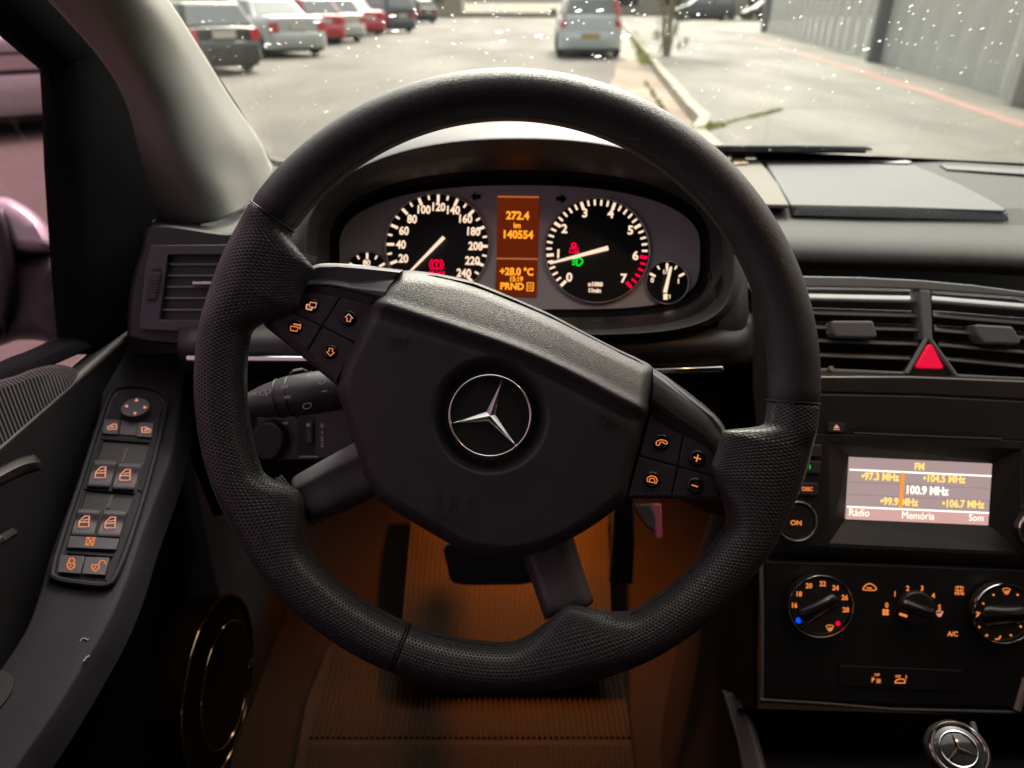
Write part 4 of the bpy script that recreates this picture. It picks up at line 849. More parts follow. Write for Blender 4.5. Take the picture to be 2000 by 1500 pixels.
num(tg, 'x1000', 1163, 555, 8, M['glow_w'], rot=-2, bold=.04); num(tg, '1/min', 1161, 567, 8, M['glow_w'], rot=-2, bold=.04)
mb = MB(); mb.ringpx(CF, 1121, 479, 3.8, 1.6, .002, .0003, n=16, m=4); mb.stroke(CF, [(1112, 493), (1114, 485), (1121, 483), (1128, 485), (1131, 493)], 2.2, .002, closed=True); mb.stroke(CF, [(1115, 484), (1128, 492)], 2, .002); part('seat_belt_warning', mb, M['glow_r'], tg, smooth=0)
mb = MB(); mb.stroke(CF, cr([(1127, 504), (1134, 505), (1138, 511), (1133, 517), (1127, 518)], 4, True), 2.8, .002, closed=True)
for i in range(3): mb.stroke(CF, [(1117.5, 505.5+i*5.5), (1124, 505.5+i*5)], 2.6, .002)
part('headlamp_symbol', mb, M['glow_g'], tg, smooth=0)
fg = gauge('fuel_gauge', 1303, 552, 40.5, 1.6)
for a, mj in ((152, 1), (120, 0), (90, 1), (60, 0), (28, 1)): tick(fg, 1303, 552, a, 26 if mj else 30, 38, 4.4 if mj else 3, M['glow_w'])
num(fg, '0', 1274, 547, 9, M['glow_w']); num(fg, '1', 1325, 549, 9, M['glow_w']); num(fg, '1/2', 1301, 531, 8, M['glow_w'])
needle(fg, 1299, 571, 1311, 521, 3.6, 2, .005)
mb = MB(); mb.prism(CF, [(1296, 574), (1304, 574), (1304, 585), (1296, 585)], .0012, .002); mb.stroke(CF, [(1305, 577), (1309, 576), (1308, 583)], 1.6, .002); part('fuel_symbol', mb, M['glow_w'], fg, smooth=0)
eg = gauge('temperature_gauge', 717, 533, 41, 1.6)
for a, mj in ((152, 1), (120, 0), (90, 1), (60, 0), (28, 1)): tick(eg, 717, 533, a, 27 if mj else 31, 39, 4.4 if mj else 3, M['glow_w'])
num(eg, '80', 716, 513, 10, M['glow_w'])
mb = MB(); mb.prism(CF, [(972, 382), (1053, 383), (1051, 503), (970, 502)], .0005, .0012); mb.prism(CF, [(970, 506), (1050, 507), (1048, 580), (967, 578)], .0005, .0012); ds = part('display', mb, M['lcd_o'], ic, smooth=0)
mb = MB(); mb.stroke(CF, [(972, 384), (1053, 385)], 2.6, .0014); mb.stroke(CF, [(970, 505), (1050, 506)], 2.4, .0014); part('display_edge', mb, emis('display edge', (.75, .20, .05), .5), ds, smooth=0)
for s_, x, y, h, sx in (('272.4', 1011, 421, 15, .95), ('km', 1010, 440, 10, .8), ('140554', 1011, 458, 15, .95), ('+28.0 °C', 1009, 530, 14, .90), ('15:19', 1008, 545, 10, .85), ('PRND', 1000, 559, 13, .95)):
    num(ds, s_, x, y, h, M['lcd_t'], 'readout', rot=-1.5, sx=sx, bold=.035)
mb = MB(); mb.stroke(CF, [(1030, 552), (1042, 552.4), (1041, 568), (1029, 567.6)], 2.4, .0016, closed=True); mb.stroke(CF, [(1034, 556), (1038, 556), (1037.5, 564), (1033.5, 564)], 1.6, .0016, closed=True); part('gearbox_symbol', mb, M['lcd_t'], ds, smooth=0)
for x, y, s_ in ((930, 384, -1), (1095, 388, 1)):
    mb = MB(); mb.prism(CF, [(x+s_*11, y), (x+s_*1, y-10), (x+s_*1, y-4.5), (x-s_*9, y-4.5), (x-s_*9, y+4.5), (x+s_*1, y+4.5), (x+s_*1, y+10)], .0004, .001); part('indicator_arrow', mb, M['dial'], ic, smooth=0)
# ---- steering wheel
sw = thing('steering_wheel', 'black leather steering wheel turned clockwise, with buttons and a three-pointed star badge', 'steering wheel', tuple(P(991, 745, .43)))
WF = Fr(991, 745, .43); KP = .43/F
def bump_(a, a0, a1, w_=5.0, w2=None):
    w2 = w2 or w_
    a = (a+720) % 360; a0 %= 360; a1 %= 360
    if a1 < a0: a1 += 360
    if a < a0-90: a += 360
    ss = lambda t: max(0, min(1, t))**2*(3-2*max(0, min(1, t)))
    return ss((a-(a0-w_))/(2*w_))*ss(((a1+w2)-a)/(2*w2))
def rin(a):
    return 513 - 78*bump_(a, 148.1, 165, 2.1, 5) - 82*bump_(a, -28, -11.2, 6, 2.1) - 52*bump_(a, 204, 215, 4.5, 6) - 60*bump_(a, -82, -68, 8.5, 8)
def rimseg(a0, a1, n, gap=0.0):
    mb = MB(); m = 40; nn = n+1
    for i in range(nn):
        a = a0+(a1-a0)*i/n; ri_, ro = rin(a), 606.0; rc = (ri_+ro)/2; ha = (ro-ri_)/2
        rs = 557; hb = .0172; q_ = a % 360; sq_ = max(0, 1-abs(q_-212)/34)**.6 if abs(q_-212) < 34 else (max(0, 1-abs((q_ if q_ > 180 else q_+360)-326)/42)**.6 if abs((q_ if q_ > 180 else q_+360)-326) < 42 else 0); X = WF.X*math.cos(R(a))+WF.Y*math.sin(R(a))
        th = 1-.06*(1 if i in (0, n) else 0)
        for j in range(m):
            b = 2*math.pi*j/m; c, s = math.cos(b), math.sin(b); e = 2/2.1
            x = abs(c)**e*(1 if c > 0 else -1); y = abs(s)**e*(1 if s > 0 else -1)
            dd = (b*180/math.pi-58+180) % 360-180; pk = 1+.10*sq_*math.exp(-abs(dd)/16); x *= pk; y *= pk
            fl = 1 - .45*min(1, max(0, (514-ri_)/70))*max(0, min(1, -x+.25))          # webs thin out towards the spokes
            mb.v.append(WF.o + X*((rc+ha*x*th)*KP) + WF.n*(hb*y*th*fl))
    mb.uvf = {}
    for i in range(n):
        for j in range(m):
            u0, u1 = R(a0+(a1-a0)*i/n)*rs*KP, R(a0+(a1-a0)*(i+1)/n)*rs*KP
            ha = (606-rin(a0+(a1-a0)*(i+.5)/n))/2*KP; per = math.pi*(1.5*(ha+.0172)-math.sqrt(ha*.0172)); v0, v1 = per*j/m, per*(j+1)/m
            mb.uvf[len(mb.f)] = [(u0, v0), (u1, v0), (u1, v1), (u0, v1)]
            mb.f.append((i*m+j, (i+1)*m+j, (i+1)*m+(j+1) % m, i*m+(j+1) % m)); mb.mi.append(0)
    mb.f += [tuple(range(m)), tuple(range(n*m+m-1, n*m-1, -1))]; mb.mi += [0, 0]; mb.uv = {i: (0, 0) for i in range(len(mb.v))}
    return mb
part('rim_cover', rimseg(-4, 144.8, 120), M['leather'], sw, smooth=60, label='smooth leather upper part of the rim')
part('rim_grip', rimseg(145.1, 248, 220), M['perf'], sw, smooth=60, label='perforated leather grip on the left of the rim')
part('rim_grip', rimseg(248.3, 355.7, 230), M['perf'], sw, smooth=60, label='perforated leather grip on the lower right of the rim')
def seam(a):
    mb = MB(); ri_ = rin(a); rc = (ri_+606)/2; X = WF.X*math.cos(R(a))+WF.Y*math.sin(R(a)); pts = []
    for j in range(33):
        b = 2*math.pi*j/32; c, s = math.cos(b), math.sin(b); e = 2/2.25; x = abs(c)**e*(1 if c > 0 else -1); y = abs(s)**e*(1 if s > 0 else -1)
        pts.append(WF.o + X*((rc+(606-ri_)/2*x*.99)*KP) + WF.n*(.0170*y))
    mb.tube(pts, .0006, 6, cap=False); return mb
for a in (-4.15, 144.95, 248.15): part('rim_seam', seam(a), M['black'], sw)
mb = MB(); th_ = mat('black thread', (.02, .02, .02), .6, var=0); tb_ = mat('worn pale thread', (.36, .31, .25), .7, var=0)
def stitch(mb, a0, a1, step, rr, l, cross=.0):
    a = a0
    while a < a1:
        for sgn in (-1, 1):
            X0 = WF.X*math.cos(R(a))+WF.Y*math.sin(R(a)); X1 = WF.X*math.cos(R(a+step*.8))+WF.Y*math.sin(R(a+step*.8))
            ra = rin(a)+rr
            mb.tube([WF.o+X0*((ra-3*sgn)*KP)+WF.n*l, WF.o+X1*((ra+3*sgn)*KP)+WF.n*(l+.0006)], .00042, 5)
        a += step
stitch(mb, 0, 144, 1.05, 3, .003); stitch(mb, 170, 201, 1.05, 2, .003); stitch(mb, 220, 268, 1.05, 2, .003); stitch(mb, 298, 327, 1.05, 2, .003)
part('stitching', mb, th_, sw, kind='stuff')
for (xa, ya), (xb, yb), nrow in (((578, 505), (616, 518), 3), ((552, 926), (571, 950), 3), ((1414, 842), (1470, 842), 2)):
    mb = MB()
    for r_ in range(nrow):
        n = 9
        for i in range(n):
            u = (i+.5*(r_ % 2))/n; x = xa+(xb-xa)*u; y = ya+(yb-ya)*u; nx, ny = -(yb-ya), (xb-xa); L = math.hypot(nx, ny); nx, ny = nx/L, ny/L
            if (x-991)*nx+(y-745)*ny < 0: nx, ny = -nx, -ny
            o = (4+r_*5); x += nx*o+random.uniform(-1, 1); y += ny*o+random.uniform(-1, 1); mb.stroke(WF, [(x-2.2, y-1), (x+2.2, y+1)], 1.3, .0100+.0020*r_)
    part('worn_thread', mb, tb_, sw, smooth=0)
# airbag cover: cushion with a sloping upper band and a dished middle
ao = [(787, 529), (850, 534), (925, 550), (1000, 580), (1075, 613), (1145, 650), (1205, 681), (1248, 701), (1274, 718), (1276, 752), (1270, 795), (1258, 838), (1246, 885), (1234, 930), (1224, 972), (1190, 1004), (1142, 1037), (1100, 1060), (1058, 1078), (1005, 1088), (950, 1086), (900, 1073), (850, 1046), (800, 1016), (760, 992), (735, 970), (712, 930), (697, 880), (681, 832), (667, 790), (659, 758), (668, 715), (692, 664), (718, 610), (738, 575), (760, 548)]
aop = np.array(cr(ao, 9, True)); ac = np.array((957., 812.))
crease = np.array(cr([(690, 585), (745, 592), (820, 615), (900, 641), (980, 668), (1060, 700), (1140, 738), (1210, 775), (1300, 820)], 24))
def dline(p):
    d = np.hypot(crease[:, 0]-p[0], crease[:, 1]-p[1]); i = int(d.argmin()); t = crease[min(i+1, len(crease)-1)]-crease[max(i-1, 0)]; s = t[0]*(p[1]-crease[i, 1])-t[1]*(p[0]-crease[i, 0])
    return d[i]*(1 if s > 0 else -1)
def smooth_(x): x = min(1, max(0, x)); return x*x*(3-2*x)
tl = [0, .02]+[.02+.19*i/16 for i in range(1, 17)]+[.21+.55*i/60 for i in range(1, 61)]+[.76+.24*(1-(1-i/30)**1.5) for i in range(1, 31)]
mb = MB(); n_ = len(aop)
def edist(p): return float(np.hypot(aop[:, 0]-p[0], aop[:, 1]-p[1]).min())
def acover(p):
    e = edist(p); s = dline(p); h = .0
    h -= .014*(1-math.sqrt(max(0, 1-(1-min(1, e/26))**2)))
    if s < 0: h -= .017*(min(1, -s/85))**1.3
    else: h -= .0028*smooth_(1-s/14)*0
    h += .0022*math.exp(-((s-2)/12)**2)-.0016*math.exp(-((s-24)/13)**2)
    if s > 0: h -= .006*min(1, s/420)
    rr = math.hypot(p[0]-957, p[1]-812); h -= .011*smooth_(1-(rr-84)/34)
    return h+.004
for q in tl:
    for k in range(n_):
        p = ac+(aop[k]-ac)*q; mb.v.append(WF.hit(p[0], p[1], acover(p)))
for i in range(len(tl)-1):
    for k in range(n_): mb.f.append((i*n_+k, i*n_+(k+1) % n_, (i+1)*n_+(k+1) % n_, (i+1)*n_+k)); mb.mi.append(0)
ab = part('airbag_cover', mb, M['airbag'], sw, smooth=70)
mb = MB(); mb.prism(WF, [(957+(x-957)*.985, 812+(y-812)*.985) for x, y in ao], -.05, -.016); part('hub', mb, M['black'], sw, smooth=0)
mb = MB(); mb.text(WF, 'S R S', 889, 984, 38, -14, acover((889, 984))+.0005, .72, -.012); mb.text(WF, 'AIRBAG', 882, 1018, 18, -17, acover((882, 1018))+.0006, 1.0, -.01); EMB = mat('emboss shade tone', (.030, .028, .031), .62, bump='noise', scale=1200, bs=.1, bd=.0001); part('embossed_lettering', mb, EMB, ab, smooth=0, kind=None)  # darker tone stands in for relief shading of letters and horn marks
for hx, hy, s_, rot in ((775, 668, 1, -19), (1190, 828, -1, -19)):
    mb = MB(); c_, q_ = math.cos(R(-rot)), math.sin(R(-rot))
    T_ = lambda a, b: (hx+s_*a*c_-b*q_, hy+s_*a*q_+b*c_)
    mb.stroke(WF, [T_(-20, -2), T_(-10, -4), T_(6, -6), T_(18, -14)], 1.8, acover((hx, hy))+.0006); mb.stroke(WF, [T_(-8, 0), T_(-6, 8), T_(4, 9), T_(6, 0)], 1.8, acover((hx, hy))+.0006); mb.stroke(WF, [T_(18, -14), T_(19, 9), T_(6, -1)], 1.8, acover((hx, hy))+.0006)
    part('horn_symbol', mb, EMB, ab, smooth=0)
# badge
bd = MB(); bd.disc(WF, 957, 812, 76, -.006, -.0005, 64); part('badge_disc', bd, mat('badge black', (.016, .015, .015), .5, bump='leather', scale=800, bs=.2, bd=.0002), sw, smooth=0)
bd = MB(); bd.ringpx(WF, 957, 812, 79, 3.0, .0012, .0014, n=96, m=12)
o = WF.hit(957, 812, .0030); k = .427/F
for a in (71, 191, 311):
    A3 = WF.X*math.cos(R(a))+WF.Y*math.sin(R(a)); tip = WF.hit(957, 812, .0006)+A3*(77*k)
    L_ = WF.hit(957, 812, .0003)+(WF.X*math.cos(R(a+60))+WF.Y*math.sin(R(a+60)))*(10.5*k); R_ = WF.hit(957, 812, .0003)+(WF.X*math.cos(R(a-60))+WF.Y*math.sin(R(a-60)))*(10.5*k)
    nb = WF.n*-.0012; bd.add([o, tip, L_, R_, tip+nb, L_+nb, R_+nb], [(0, 2, 1), (0, 1, 3), (1, 2, 5, 4), (3, 1, 4, 6)])
part('star_badge', bd, M['chrome'], sw, smooth=35)
# button pods
lp = [(512, 628), (520, 605), (545, 572), (568, 548), (598, 524), (622, 517), (660, 516), (720, 521), (787, 528), (760, 548), (738, 575), (718, 610), (692, 664), (668, 715), (659, 754), (620, 722), (560, 672), (520, 640)]
mb = MB(); dome(mb, WF, lp, -.035, -.0072, steps=((1, 0), (1, .82), (.985, .95), (.95, 1), (0, 1)), c=(650, 612)); part('button_pod', mb, M['pod'], sw, smooth=40)
mb = MB(); mb.loft([[WF.hit(x, y, l) for x, y, l in r_] for r_ in (
    [(600, 523, -.028), (632, 514.5, -.027), (700, 517, -.025), (788, 527, -.022)], [(592, 531, -.019), (632, 522, -.018), (700, 526, -.016), (781, 535, -.012)],
    [(583, 546, -.0105), (630, 538, -.0095), (690, 546, -.008), (762, 555, -.004)], [(574, 560, -.0055), (640, 556, -.0040), (700, 569, -.0025), (748, 579, .0)], [(571, 565, -.012), (640, 562, -.012), (700, 576, -.012), (743, 586, -.012)])], 6, 4); part('gloss_trim', mb, M['podgloss'], sw, smooth=60)
rp = [(1275, 719), (1300, 735), (1345, 772), (1395, 811), (1412, 832), (1424, 868), (1428, 905), (1426, 983), (1392, 980), (1311, 974), (1226, 974), (1234, 930), (1246, 885), (1258, 838), (1270, 795), (1276, 752)]
mb = MB(); dome(mb, WF, rp, -.035, -.0072, steps=((1, 0), (1, .82), (.985, .95), (.95, 1), (0, 1)), c=(1325, 890)); part('button_pod', mb, M['pod'], sw, smooth=40)
mb = MB(); mb.loft([[WF.hit(x, y, l) for x, y, l in r_] for r_ in (
    [(1274, 717, -.014), (1320, 748, -.018), (1395, 808, -.020), (1422, 850, -.022), (1430, 905, -.02)], [(1276, 728, -.004), (1318, 758, -.007), (1388, 812, -.009), (1414, 852, -.010), (1424, 905, -.011)],
    [(1276, 755, .0), (1312, 785, -.002), (1372, 830, -.0035), (1400, 860, -.0045), (1414, 905, -.006)], [(1274, 785, .0), (1304, 808, -.002), (1350, 838, -.0035), (1388, 868, -.0045), (1404, 905, -.006)], [(1272, 797, -.012), (1300, 818, -.012), (1346, 846, -.012), (1384, 876, -.012), (1400, 910, -.012)])], 6, 4); part('gloss_trim', mb, M['podgloss'], sw, smooth=60)
def shrink(pts, k):
    cx = sum(p[0] for p in pts)/len(pts); cy = sum(p[1] for p in pts)/len(pts); return [(x+(cx-x)*k, y+(cy-y)*k) for x, y in pts]
def wbutton(pts, dx, dy, dr_, icon, glow='glow_o'):
    mb = MB(); p = shrink(pts, .022); mb.prism(WF, p, -.010, -.0052); b = part('button', mb, M['btn'], sw, smooth=0, bevel=.0005)
    mb = MB(); n = 32; k_ = WF.d(dx, dy)/F; o = WF.hit(dx, dy, -.0050); vs = []
    for q, h in ((1, 0), (.9, .0009), (.7, .0013), (.45, .0012), (0.01, .0011)):
        vs += [o+WF.X*(q*dr_*k_*math.cos(2*math.pi*i/n))+WF.Y*(q*dr_*k_*math.sin(2*math.pi*i/n))+WF.n*h for i in range(n)]
    mb.add(vs, [(r*n+i, r*n+(i+1) % n, (r+1)*n+(i+1) % n, (r+1)*n+i) for r in range(4) for i in range(n)]); part('button_centre', mb, M['dimple'], b, smooth=60)
    mb = MB()
    for pl_, w_, cl_ in icon: mb.stroke(WF, [(dx+a, dy+c) for a, c in pl_], w_, -.0034, closed=cl_)
    part('symbol', mb, M[glow], b, smooth=0)
wbutton([(560, 600), (572, 585), (585, 576), (600, 571), (664, 581), (629, 636)], 608, 597, 15, [([(-2, -7), (10, -5), (8, 4), (-4, 2)], 2.0, True), ([(-5, -2), (-9, -2), (-10, 6), (0, 8), (2, 4)], 3.2, False)], 'glow_p')
wbutton([(665, 581), (735, 597), (696, 670), (630, 636)], 681, 621, 16, [([(0, -8), (8, 1), (4, 1), (3, 7), (-4, 6), (-3, 0), (-7, -1)], 1.8, True)], 'glow_p')
wbutton([(557, 602), (627, 638), (600, 684), (530, 631)], 577, 638, 15, [([(-9, -1), (5, 1), (3, 9), (-10, 7)], 2.0, True), ([(-4, -5), (10, -3), (8, 5)], 2.8, False)])
wbutton([(630, 639), (694, 671), (657, 747), (601, 686)], 645, 687, 15, [([(0, 8), (-7, 0), (-3, -1), (-2, -7), (5, -6), (4, 0), (8, 1)], 1.8, True)])
wbutton([(1269, 811), (1334, 849), (1322, 909), (1249, 889)], 1292, 864, 17, [(cr([(-10, 5), (-9, -2), (0, -5), (10, -2), (11, 3), (5, 2), (4, -0), (-3, 0), (-4, 5)], 2, True), 1.8, True)])
wbutton([(1336, 850), (1372, 868), (1392, 882), (1401, 902), (1402, 932), (1325, 910)], 1362, 895, 17, [([(-7, -2), (7, 2)], 2.4, False), ([(2, -7), (-2, 7)], 2.4, False)])
wbutton([(1247, 892), (1322, 912), (1311, 969), (1226, 970)], 1274, 937, 17, [([(-10, 3), (-9, -4), (-2, -8), (7, -5), (10, 1), (8, 7)], 1.8, True), ([(-6, 2), (-3, -3), (4, -2), (5, 4)], 1.8, False)])
wbutton([(1325, 913), (1403, 934), (1403, 972), (1312, 969)], 1358, 949, 17, [([(-7, -2), (5, 2)], 2.2, False)])
# lower spokes
mb = MB(); mb.loft([[WF.hit(x, y, l) for x, y, l in r_] for r_ in ([(700, 860, -.030), (640, 893, -.028), (582, 926, -.020), (570, 936, -.024)], [(704, 884, -.014), (640, 916, -.013), (580, 948, -.008), (569, 952, -.018)], [(712, 905, -.013), (650, 935, -.012), (586, 965, -.007), (574, 966, -.018)], [(735, 958, -.013), (670, 985, -.012), (610, 1012, -.008), (598, 1016, -.018)], [(740, 968, -.035), (676, 998, -.035), (614, 1024, -.035), (602, 1026, -.035)])], 4, 4); part('spoke', mb, M['spoke'], sw, smooth=40)
mb = MB(); mb.loft([[WF.hit(x, y, l) for x, y, l in r_] for r_ in ([(1010, 1060, -.035), (1036, 1130, -.035), (1060, 1200, -.030), (1064, 1212, -.03)], [(1020, 1062, -.014), (1044, 1130, -.012), (1068, 1197, -.006), (1072, 1208, -.016)], [(1060, 1055, -.012), (1085, 1120, -.010), (1106, 1190, -.005), (1108, 1202, -.016)], [(1097, 1040, -.014), (1118, 1105, -.012), (1140, 1176, -.007), (1143, 1188, -.017)], [(1114, 1030, -.030), (1135, 1100, -.026), (1157, 1166, -.020), (1160, 1176, -.03)])], 4, 4); part('spoke', mb, M['spoke'], sw, smooth=40)
# column behind the hub
mb = MB(); a = WF.hit(985, 790, -.05); b = P(985, 760, .72); mb.tube([a, a.lerp(b, .35), b], [.05, .062, .07], 24); part('column_shroud', mb, M['dashlo'], sw)
# ---- stalk and light switch
st_ = thing('wiper_indicator_stalk', 'dark stalk with white wiper symbols behind the wheel', 'stalk', tuple(P(640, 760, .52)))
pts = [P(480, 792, .530), P(520, 784, .528), P(560, 775, .526), P(610, 768, .525), P(660, 760, .525), P(760, 742, .53)]
mb = MB(); mb.tube(pts, [.008, .0125, .0150, .0158, .0156, .013], 28); part('lever', mb, mat('stalk plastic', (.045, .047, .048), .36, bump='noise', scale=1500, bs=.1, bd=.0001), st_, smooth=60)
for x, y, r_ in ((548, 778, .0147), (572, 774, .0154), (616, 767, .0159)):
    q = P(x, y, .5257); ax = (pts[4]-pts[1]).normalized(); mb = MB(); u = ax.cross(FW).normalized(); v = ax.cross(u); mb.torus(q, u, v, ax, r_, .0004, n=40, m=6); part('collar_groove', mb, M['black'], st_)
wl = mat('white print', (.55, .55, .53), .5, var=0); SK = Fr(560, 770, .5085)
mb = MB(); mb.stroke(SK, cr([(506, 768), (516, 762), (528, 762), (524, 768), (512, 772)], 3, True), 1.6, 0, closed=True); mb.stroke(SK, [(517, 762), (521, 774)], 1.6, 0); mb.stroke(SK, [(492, 770), (500, 768)], 6, 0)
mb.stroke(SK, [(548, 756), (562, 754)], 6, 0); mb.stroke(SK, [(555, 774.5), (567, 773)], 1.8, 0); mb.stroke(SK, [(555, 778), (567, 776.5)], 1.8, 0); mb.stroke(SK, [(628, 765), (638, 763)], 2.2, 0); mb.stroke(SK, cr([(622, 746), (630, 740), (634, 746), (626, 750)], 3, True), 1.8, 0, closed=True)
mb.stroke(SK, cr([(592, 792), (600, 787), (608, 790), (604, 797), (594, 798)], 3, True), 1.2, 0, closed=True); part('wiper_symbols', mb, wl, st_, smooth=0)
mb = MB(); mb.tube([P(568, 731, .56), P(574, 724, .556), P(590, 721, .555), P(600, 726, .56)], .0012, 8); part('release_loop', mb, M['satin'], st_)
ls = thing('light_level_panel', 'small panel with a thumbwheel and figures 0 to 3, below the stalk', 'switch panel', tuple(P(590, 850, .66)))
LF = Fr(590, 850, .672)
mb = MB(); mb.prism(LF, [(500, 800), (690, 800), (690, 905), (640, 898), (540, 900), (505, 880)], -.004, .004); part('panel', mb, mat('charcoal panel', (.045, .044, .048), .45, var=.05), ls, bevel=.0015)
mb = MB(); mb.prism(LF, [(580, 812), (615, 812), (615, 888), (580, 888)], .003, .0046); part('wheel_slot', mb, M['black'], ls, smooth=0)
mb = MB(); mb.prism(LF, [(595, 822), (611, 822), (611, 868), (595, 868)], .004, .0085); part('thumbwheel', mb, M['btn'], ls, bevel=.002)
mb = MB(); mb.disc(LF, 602, 830, 4, .0085, .009, 16, ry=3); mb.stroke(LF, [(585, 892), (622, 892)], 2, .0048); mb.stroke(LF, [(546, 828), (562, 826)], 4, .005); part('marker', mb, wl, ls, smooth=0)
for s_, y in (('0', 831), ('1', 845), ('2', 857), ('3', 869)):
    mb = MB(); mb.text(LF, s_, 629, y, 8, 0, .0045, 1, .03); part('numeral', mb, wl, ls, smooth=0)
mb = MB(); mb.disc(LF, 520, 862, 36, .003, .02, 40, ry=42, r1=33); part('rotary_knob', mb, M['black'], ls, bevel=.002)

# ---- centre stack
cs = thing('centre_console', 'black centre console carrying the radio and heater controls', 'console', tuple(P(1750, 1100, .62)))
SFr = Fr(1800, 960, .635)                                            # plane of the stack, leaning with the dashboard
mb = MB(); dome(mb, SFr, [(1462, 560), (1500, 600), (1590, 728), (2200, 745), (2200, 1440), (2000, 1402), (1740, 1388), (1482, 1372), (1488, 1100), (1480, 900), (1466, 760)], -.12, -.022, steps=((1, 0), (1, .9), (.995, .97), (.985, 1), (0, 1)), c=(1800, 1050)); part('console_body', mb, M['fascia'], cs, smooth=30)
mb = MB(); mb.prism(SFr, [(1560, 735), (1780, 735), (2200, 752), (2200, 790), (1800, 771), (1560, 765)], -.008, -.001); part('brow_panel', mb, mat('warm black panel', (.026, .0225, .021), .42, bump='noise', scale=2000, bs=.08, bd=.0001), cs, bevel=.0015)
mb = MB(); mb.tube([SFr.hit(1486, 1098, -.004), SFr.hit(1489, 1180, -.004), SFr.hit(1489, 1290, -.004), SFr.hit(1488, 1362, -.004)], .0022, 10); part('silver_trim', mb, M['satin'], cs)
mb = MB(); mb.tube([SFr.hit(1484, 1366, -.002), SFr.hit(1600, 1373, -.002), SFr.hit(1740, 1385, -.002), SFr.hit(1984, 1391, -.002)], .0016, 8); part('lower_edge', mb, M['spoke'], cs)
mb = MB(); mb.tube([SFr.hit(1986, 1386, .0), SFr.hit(1993, 1360, .0), SFr.hit(2003, 1325, .0)], .0034, 8); part('silver_trim', mb, mat('rosy satin trim', (.42, .30, .27), .4, metal=.5, var=0), cs)
# tunnel: side wall, lower tray, curved trim
mb = MB(); mb.loft([[P(1478, 700, .74), P(1484, 1000, .72), P(1480, 1370, .68), P(1500, 1560, .60)], [P(1468, 720, .80), P(1440, 1000, .86), P(1420, 1370, .86), P(1400, 1560, .80)], [P(1420, 900, 1.05), P(1360, 1100, 1.10), P(1300, 1370, 1.02), P(1280, 1560, .95)]], 4, 4); part('tunnel_side', mb, M['carpet'], cs)
mb = MB(); mb.loft([[P(x, 1384+(x-1480)*.03, .66) for x in (1440, 1600, 1800, 2000, 2200)], [P(x, 1430, .70) for x in (1440, 1600, 1800, 2000, 2200)], [P(x, 1560, .60) for x in (1500, 1640, 1800, 2000, 2200)]], 4, 4); part('lower_tray', mb, M['black'], cs)
mb = MB(); mb.loft([[P(1408, 1345, .70), P(1425, 1400, .67), P(1440, 1450, .64), P(1458, 1560, .58)], [P(1432, 1356, .685), P(1456, 1400, .66), P(1474, 1450, .63), P(1500, 1560, .57)], [P(1446, 1366, .69), P(1466, 1400, .665), P(1484, 1450, .635), P(1512, 1560, .575)]], 5, 5); part('tunnel_trim', mb, mat('satin tunnel trim', (.09, .075, .08), .35, metal=.5, var=.03), cs, solid=.004)
# ---- radio
rd = thing('car_radio', 'car radio with a lit screen of FM stations tuned to 100.9 MHz', 'radio', tuple(SFr.hit(1790, 950)))
def fp(name, pts, l0, l1, m, par, **k): mb = MB(); mb.prism(SFr, pts, l0, l1); return part(name, mb, m, par, **k)
fm = M['fascia']
# fascia built as a border round the sunken screen
mb = MB(); mb.prism(SFr, [(1560, 769), (1800, 774), (2200, 795), (2200, 868), (1800, 852), (1560, 846)], -.008, .002)
mb.prism(SFr, [(1560, 846), (1620, 848), (1620, 1068), (1520, 1066), (1530, 960)], -.008, .002)
mb.prism(SFr, [(1995, 861), (2200, 868), (2200, 1100), (1995, 1087)], -.008, .002)
mb.prism(SFr, [(1620, 1060), (1995, 1077), (1995, 1087), (1800, 1078), (1620, 1071)], -.008, .002)
mb.prism(SFr, [(1620, 848), (1800, 852), (1995, 861), (1995, 878), (1800, 870), (1620, 864)], -.008, .002)
part('fascia', mb, fm, rd, smooth=0, bevel=.0008)
mb = MB(); frame(mb, SFr, [(1620, 864), (1995, 878), (1995, 1077), (1620, 1060)], [(1658, 890), (1941, 903), (1932, 1027), (1650, 1016)], -.012, .001)
vs = on(SFr, .001)([(1620, 864), (1995, 878), (1995, 1077), (1620, 1060)])+on(SFr, -.010)([(1658, 890), (1941, 903), (1932, 1027), (1650, 1016)]); mb = MB(); mb.add(vs, [(i, (i+1) % 4, 4+(i+1) % 4, 4+i) for i in range(4)]); part('screen_surround', mb, fm, rd, smooth=0)
scq = lambda u, v: (1661+(1938-1661)*u-(8*v), 893+13*u+(1014-893)*v*(1-.0*u)-1*u*v)
def sq(u0, v0, u1, v1): return [scq(u0, v0), scq(u1, v0), scq(u1, v1), scq(u0, v1)]
s0 = fp('screen', sq(0, 0, 1, 1), -.014, -.010, M['scr'], rd, smooth=0)
fp('menu_band', sq(0, .82, 1, 1), -.010, -.0098, M['scr2'], s0, smooth=0)
mb = MB()
for v in (.20, .80): mb.stroke(SFr, [scq(0, v), scq(1, v)], 3.2, -.0095)
part('screen_line', mb, M['scrw'], s0, smooth=0)
mb = MB()
for v in (.40, .60): mb.stroke(SFr, [scq(0, v), scq(.37, v)], 1.0, -.0095); mb.stroke(SFr, [scq(.40, v), scq(1, v)], 1.0, -.0095)
part('scale_line', mb, emis('screen shade', (.33, .23, .25), .6), s0, smooth=0)
def stx(name, s, x, y, h, m, sx=.86, b=.04):
    mb = MB(); mb.text(SFr, s, x, y, h, -2.2, -.0093, sx, b); part(name, mb, M[m], s0, smooth=0)
